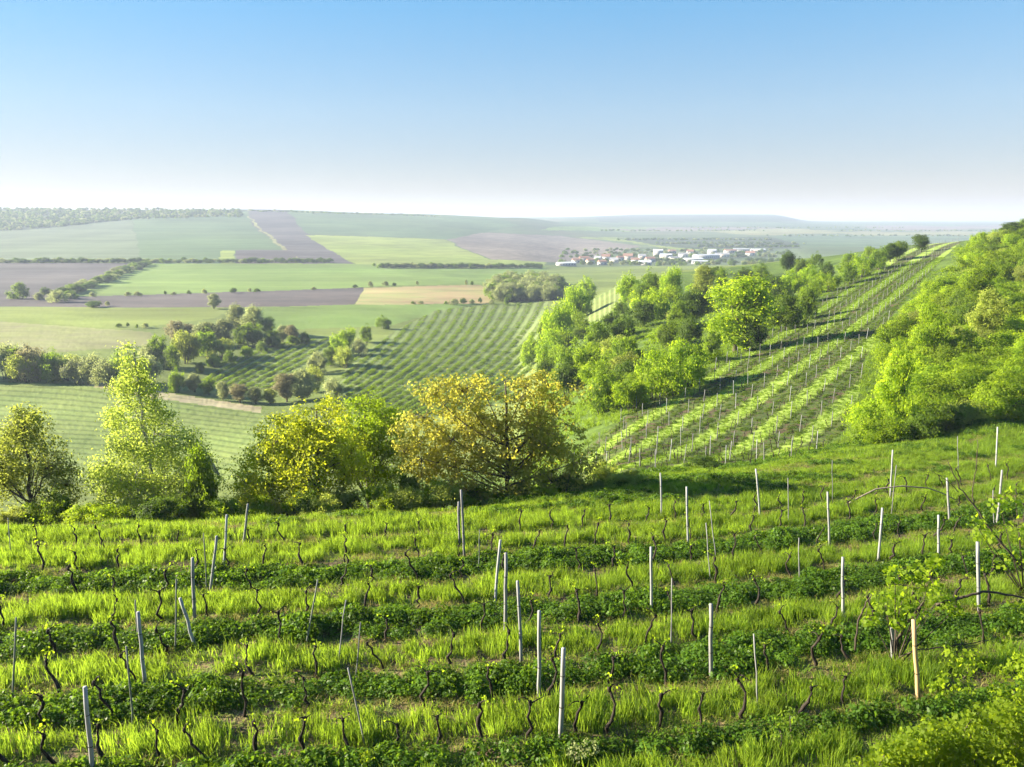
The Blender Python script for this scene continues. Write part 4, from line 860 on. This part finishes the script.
# (top x, top y, foot x, foot y, w = pale thick, g = grey thick, t = thin grey, d = thin dark)
POSTS = [(7.6, 518, 10.7, 557, 't', 'thin stake at the left border by the olive tree'), (248, 504, 243, 544, 'g', 'grey post leaning right, farthest of the left post cluster'), (227, 515, 223, 569, 'w', 'pale post just left of the farthest cluster post'), (204, 533, 207, 594, 'd', 'thin dark stake left of the leaning pale post in the cluster'),
 (216.6, 536, 209.5, 592, 'w', 'pale post leaning right beside a thin dark stake'), (192, 558, 194.5, 620, 'g', 'upright split grey post in the left cluster'), (176.5, 579, 174.5, 653, 'd', 'dark stake standing by the slanting brace'), (180, 598, 197, 648, 'w', 'short pale brace slanting down to the right'), (138, 612, 145, 684, 'w', 'pale thick post leaning left of the brace'), (135, 600, 137.5, 640, 'd', 'short dark stake touching the thick leaning post'),
 (16.5, 617, 11.4, 698, 'd', 'thin dark stake near the left border, in second strip'), (127, 646, 132.5, 726, 'd', 'thin greenish stake in the lower left herb strip'), (84.5, 687, 93.5, 778, 'w', 'pale thick post cut by the bottom border at left'), (318, 580, 305, 646, 'd', 'greenish stake leaning right, standing alone'), (346, 600, 337, 662, 't', 'thin pale cane leaning right beside the greenish stake'), (361, 622, 355, 682, 't', 'thin cane right of the greenish leaning stake'), (348, 668, 366, 747, 't', 'thin long cane slanting right in the front herb strip'),
 (461, 490, 465, 557, 'g', 'tall grey split post before the bronze tree'), (458.5, 502, 459.5, 545, 'g', 'shorter grey post touching the tall split post'), (480, 530, 478.5, 570, 'd', 'thin dark stake right of the tall split post'), (500.5, 540, 494, 607, 'w', 'pale thick post leaning right near the centre'), (506, 553, 505, 632, 'g', 'grey upright post beside the leaning pale centre post'), (518, 581, 521.5, 663, 'w', 'slim pale post right of the centre pair'), (539.4, 611, 539, 698, 'w', 'tall pale post in the front rows at centre'), (563.5, 648, 560.5, 739, 'W', 'white square post nearest the camera at centre'),
 (660.5, 473, 662, 517, 'w', 'pale post at the far edge left of the dark bush'), (686.5, 487, 688.5, 548, 'w', 'pale thick post standing before the dark bush'), (709, 501, 717, 559, 't', 'thin grey stick leaning left below the dark bush'), (706, 523, 711, 580, 't', 'slim stake just left of the leaning stick'), (651, 547, 652, 613, 'w', 'pale thick post in third strip right of centre'), (672, 578, 671.5, 650, 't', 'thin stake right of the third strip pale post'), (711, 604, 711.5, 678, 'g', 'slim grey post in the second strip right of centre'), (754, 634, 758.5, 704, 't', 'thin pale stake in the front right grass strip'),
 (756, 469, 761, 519, 'w', 'pale post leaning left at the hillside foot'), (788, 478, 789, 525, 't', 'thin pale post right of the hillside foot post'), (827.5, 492, 830, 547, 'w', 'thick pale post under the right slope bushes'), (832, 460, 833, 502, 'd', 'thin dark pole behind the thick pale post'), (799, 538, 799, 582, 't', 'thin short stake in the shaded right strip'), (842.7, 557, 843.3, 620, 'w', 'slim pale post left of the leafy sapling'), (882.5, 508, 878.5, 562, 'w', 'slim pale post leaning right under the arching branch'), (892.6, 450, 890.6, 497, 'w', 'tall pale post at the right slope foot'), (896.5, 465, 890.8, 517, 't', 'leaning stake touching the tall post at slope foot'),
 (947, 478, 950, 522, 'g', 'grey post right of the arching branch'), (938.5, 515, 938.8, 558, 'w', 'short pale post above the leafy sapling'), (957.5, 436, 958.6, 472, 't', 'thin stake high on the right grassy bank'), (997.6, 427, 996, 470, 'w', 'white post high on the bank by the right border'), (1002, 470, 997, 526, 'g', 'grey leaning post at the right border'), (993, 490, 994.5, 527, 't', 'thin stake left of the grey leaning border post'), (977.5, 542, 980, 612, 'W', 'white thick post right of the leafy sapling'), (913.5, 620, 920, 702, 'T', 'tan new wooden stake beside the grey stump post'), (892, 628, 893.5, 664, 'g', 'short grey post left of the tan stake')]
for (x1, y1, x2, y2, kd, lab) in POSTS:
    g = gp(x2, y2, 11, 70); top = P(x1, y1, g[1] + rb.normal(0, .05)); g = g + np.array([0, 0, -.15]); dv = Vector(top - g); L = dv.length
    w = {'w': .085, 'W': .10, 'g': .095, 't': .036, 'd': .042, 'T': .10}[kd]; mat = {'w': M_POST_W, 'W': M_POST_W, 'g': M_POST_G, 't': M_POST_G, 'd': M_POST_D, 'T': M_POST_T}[kd]
    o = link('vineyard_post', post_mesh(rb, L, w, mat, 'thick' if kd in 'wWgT' else 'thin'), None, g); o.rotation_euler = dv.to_track_quat('Z', 'Y').to_euler()
    tag(o, lab, 'post', 'posts of the near vineyard')
# hillside posts: two rows to a strip pair
hp = [post_mesh(rb, 1.7, .075, M_POST_G, 'thin'), post_mesh(rb, 1.55, .075, M_POST_G, 'thin'), post_mesh(rb, 1.8, .07, M_POST_W, 'thin')]
cnt = 0; rest = []; allp = []
for ri, kq in enumerate(np.arange(-2.25, 4.0, .5)):
    yq = 50 + rb.uniform(0, 3); j = 0
    while yq < 325:
        xq = float(hill_x(kq, np.array(yq))) + rb.normal(0, .08); zq = float(zt(np.array(xq), np.array(yq))); a, b_ = to_px(xq, yq, zq)
        if inpoly(np.array([a]), np.array([b_]), HPOLY)[0]: j += 1; allp.append((yq, ri, j, (xq, yq, zq - .1)))
        yq += rb.uniform(4.0, 5.2)
allp.sort()
for yq, ri, j, g in allp:
    if cnt < 248:
        o = link('vineyard_post', hp[int(rb.integers(3))], None, g); o.rotation_euler = (rb.normal(0, .03), rb.normal(0, .04), rb.uniform(0, 6)); cnt += 1
        tag(o, f"thin stake in the hillside vineyard, {nth(j)} uphill in the {nth(ri + 1)} row from the left", 'post', 'posts of the hillside vineyard')
    else: rest.append(g)
print("HILL POSTS", cnt, len(rest))
if rest: scatter('far_vineyard_posts', np.array(rest), protos("far posts", hp), 1.0, 'many tiny stakes near the top of the hillside vineyard', 'posts', None, rb, .03)
# hillside vines, tiny: one mass
vp = []
for kq in np.arange(-2.25, 4.0, .5):
    yq = 50.
    while yq < 240:
        xq = float(hill_x(kq, np.array(yq))) + rb.normal(0, .12); vp.append((xq, yq)); yq += rb.uniform(.9, 1.5)
vp = np.array(vp); vz = zt(vp[:, 0], vp[:, 1]); a, b_ = to_px(vp[:, 0], vp[:, 1], vz); okv = inpoly(a, b_, HPOLY)
scatter('hillside_vines', np.c_[vp, vz][okv], protos("hill vines", [v_[0] for v_ in VINES[:5]]), 0.85, 'hundreds of dark low vine stumps on the hillside', 'vines', None, rb, .08)

# ------------------------------------------------------------------ right foreground: leafy sapling, bare branches, yellow bush
def leafy(name, clusters, Yb, seed, mat, leaf, per, label, cat, branches=(), foot=None, stems=True):
    r = np.random.default_rng(seed); C = np.array([P(a, b_, Yb + r.normal(0, .25)) for a, b_, _ in clusters]); rad = np.array([pxm(q_, Yb) for _, _, q_ in clusters])
    f = gp(*foot, 11, 60) if foot else C.mean(0); t = empty(name, f); tag(t, label, cat)
    i = np.repeat(np.arange(len(C)), per); d = unit(r.normal(size=(len(i), 3))); c = C[i] + d * rad[i][:, None] * r.uniform(.2, 1, (len(i), 1)) ** .5 - f
    v, q = leaf_quads(c, unit(d * .4 + r.normal(size=(len(i), 3)) * .6 + np.array([0, -.1, .5])), leaf * r.uniform(.6, 1.3, len(i)), r, .85)
    link('leaves', mesh_from('leaves', v, q, [mat]), t)
    b = MB()
    for pl, r0 in branches:
        pts = np.array([P(a, b_, y_) for a, b_, y_ in pl]) - f; tt = np.linspace(0, 1, len(pts)); tq = np.linspace(0, 1, len(pts) * 4)
        b.tube(np.stack([np.interp(tq, tt, pts[:, k_]) for k_ in range(3)], 1) + r.normal(0, .012, (len(tq), 3)), np.linspace(r0, r0 * .35, len(tq)), 5)
    for cc in (C if stems else C[::4]):
        st = np.array([0, 0, -.1]) if stems else (cc - f) + np.array([r.normal(0, .1), r.normal(0, .1), -.5])
        b.tube(bezier(st, (st + (cc - f)) / 2 + r.normal(0, .06, 3), cc - f, 7), np.linspace(.022 if stems else .010, .006, 7), 5)
    link('branches', b.mesh('branches', [M_BARK], True), t)
    return t
Ys = gp(897, 664, 11, 60)[1]
leafy('sapling', [(905, 590, 20), (930, 578, 18), (885, 602, 16), (940, 598, 15), (915, 612, 15), (870, 618, 10), (935, 562, 10), (895, 575, 12), (955, 610, 9), (918, 572, 12), (898, 622, 9)], Ys, 41, L_LIME, .13, 60, 'young leafy sapling sprawling by the tan stake', 'sapling',
      [([(893, 664, Ys), (897, 640, Ys), (910, 618, Ys), (925, 600, Ys)], .05), ([(863, 682, Ys), (896, 659, Ys - .2), (917, 650, Ys - .3), (953, 646, Ys - .3), (990, 640, Ys - .2)], .028), ([(936, 606, Ys), (960, 597, Ys), (985, 591, Ys), (1024, 598, Ys), (1060, 610, Ys)], .045), ([(855, 650, Ys), (858, 620, Ys), (866, 603, Ys), (872, 594, Ys)], .03), ([(935, 668, Ys), (975, 668, Ys), (1040, 670, Ys)], .02)], (895, 666))
Yr2 = gp(1000, 600, 11, 60)[1]
leafy('fallen_tree_limb', [(1000, 505, 12), (1015, 495, 12), (985, 535, 12), (975, 522, 10), (1018, 530, 14), (1000, 560, 12), (1025, 555, 14)], Yr2, 43, L_LIME, .13, 32, 'slanting bare limb with few leaves at the right border', 'limb',
      [([(1024, 570, Yr2), (988, 526, Yr2), (974, 506, Yr2), (959, 486, Yr2), (948, 462, Yr2)], .035), ([(974, 506, Yr2), (972, 490, Yr2), (976, 470, Yr2), (978, 440, Yr2)], .018), ([(959, 492, Yr2), (944, 478, Yr2), (930, 470, Yr2)], .014)], (1024, 592))
Ya = gp(842, 507, 11, 70)[1]
b = MB(); f = gp(842, 507, 11, 70); pts = np.array([P(a, b_, Ya) for a, b_ in [(840, 508), (858, 498), (876, 489), (902, 486), (928, 488), (942, 493), (956, 500)]]) - f
b.tube(pts, np.linspace(.045, .02, len(pts)), 6); tag(link('arched_branch', b.mesh('arched branch', [M_BRANCH], True), None, f), 'bare arching branch lying over the right grass bank', 'branch')
cl = []
r = np.random.default_rng(50)
for _ in range(110):
    a = r.uniform(855, 1060); lim = np.interp(a, [855, 900, 940, 980, 1060], [756, 735, 716, 705, 690]); b_ = r.uniform(lim + 6, 800); cl.append((a, b_, 15))
leafy('shrub', cl, 12.4, 51, L_FRESH, .085, 75, 'dense yellow-green shrub filling the lower right corner', 'shrub', (), (965, 810), False)
cl = [(r.uniform(930, 1040), r.uniform(655, 700), 13) for _ in range(16)]
leafy('shrub', cl, 14.6, 52, L_FRESH, .09, 50, 'loose yellow shrub just above the lower right corner shrub', 'shrub', (), (985, 720), False)
leafy('shrub', [(1000, 625, 14), (1018, 612, 15), (1030, 635, 15), (1008, 640, 12)], 16.5, 53, L_LIME, .10, 45, 'small lime shrub at the right border below the white post', 'shrub', (), (1018, 660), False)
leafy('shrub', [(576, 752, 12), (590, 748, 11), (583, 765, 14), (572, 768, 10), (596, 766, 10)], 12.9, 54, L_PALE, .05, 120, 'small pale green shrub at the bottom near the white post', 'shrub', (), (583, 775), False)
leafy('shrub', [(355, 760, 9), (366, 757, 9), (360, 768, 10)], 13.1, 55, L_FRESH, .05, 70, 'small yellow shrub at the bottom left of centre', 'shrub', (), (360, 775), False)
leafy('shrub', [(780, 730, 14), (800, 745, 16), (770, 750, 14), (825, 735, 14), (790, 715, 10)], 13.2, 56, L_MID, .06, 80, 'sprawling green shrub at the bottom right of centre', 'shrub', (), (795, 765), False)
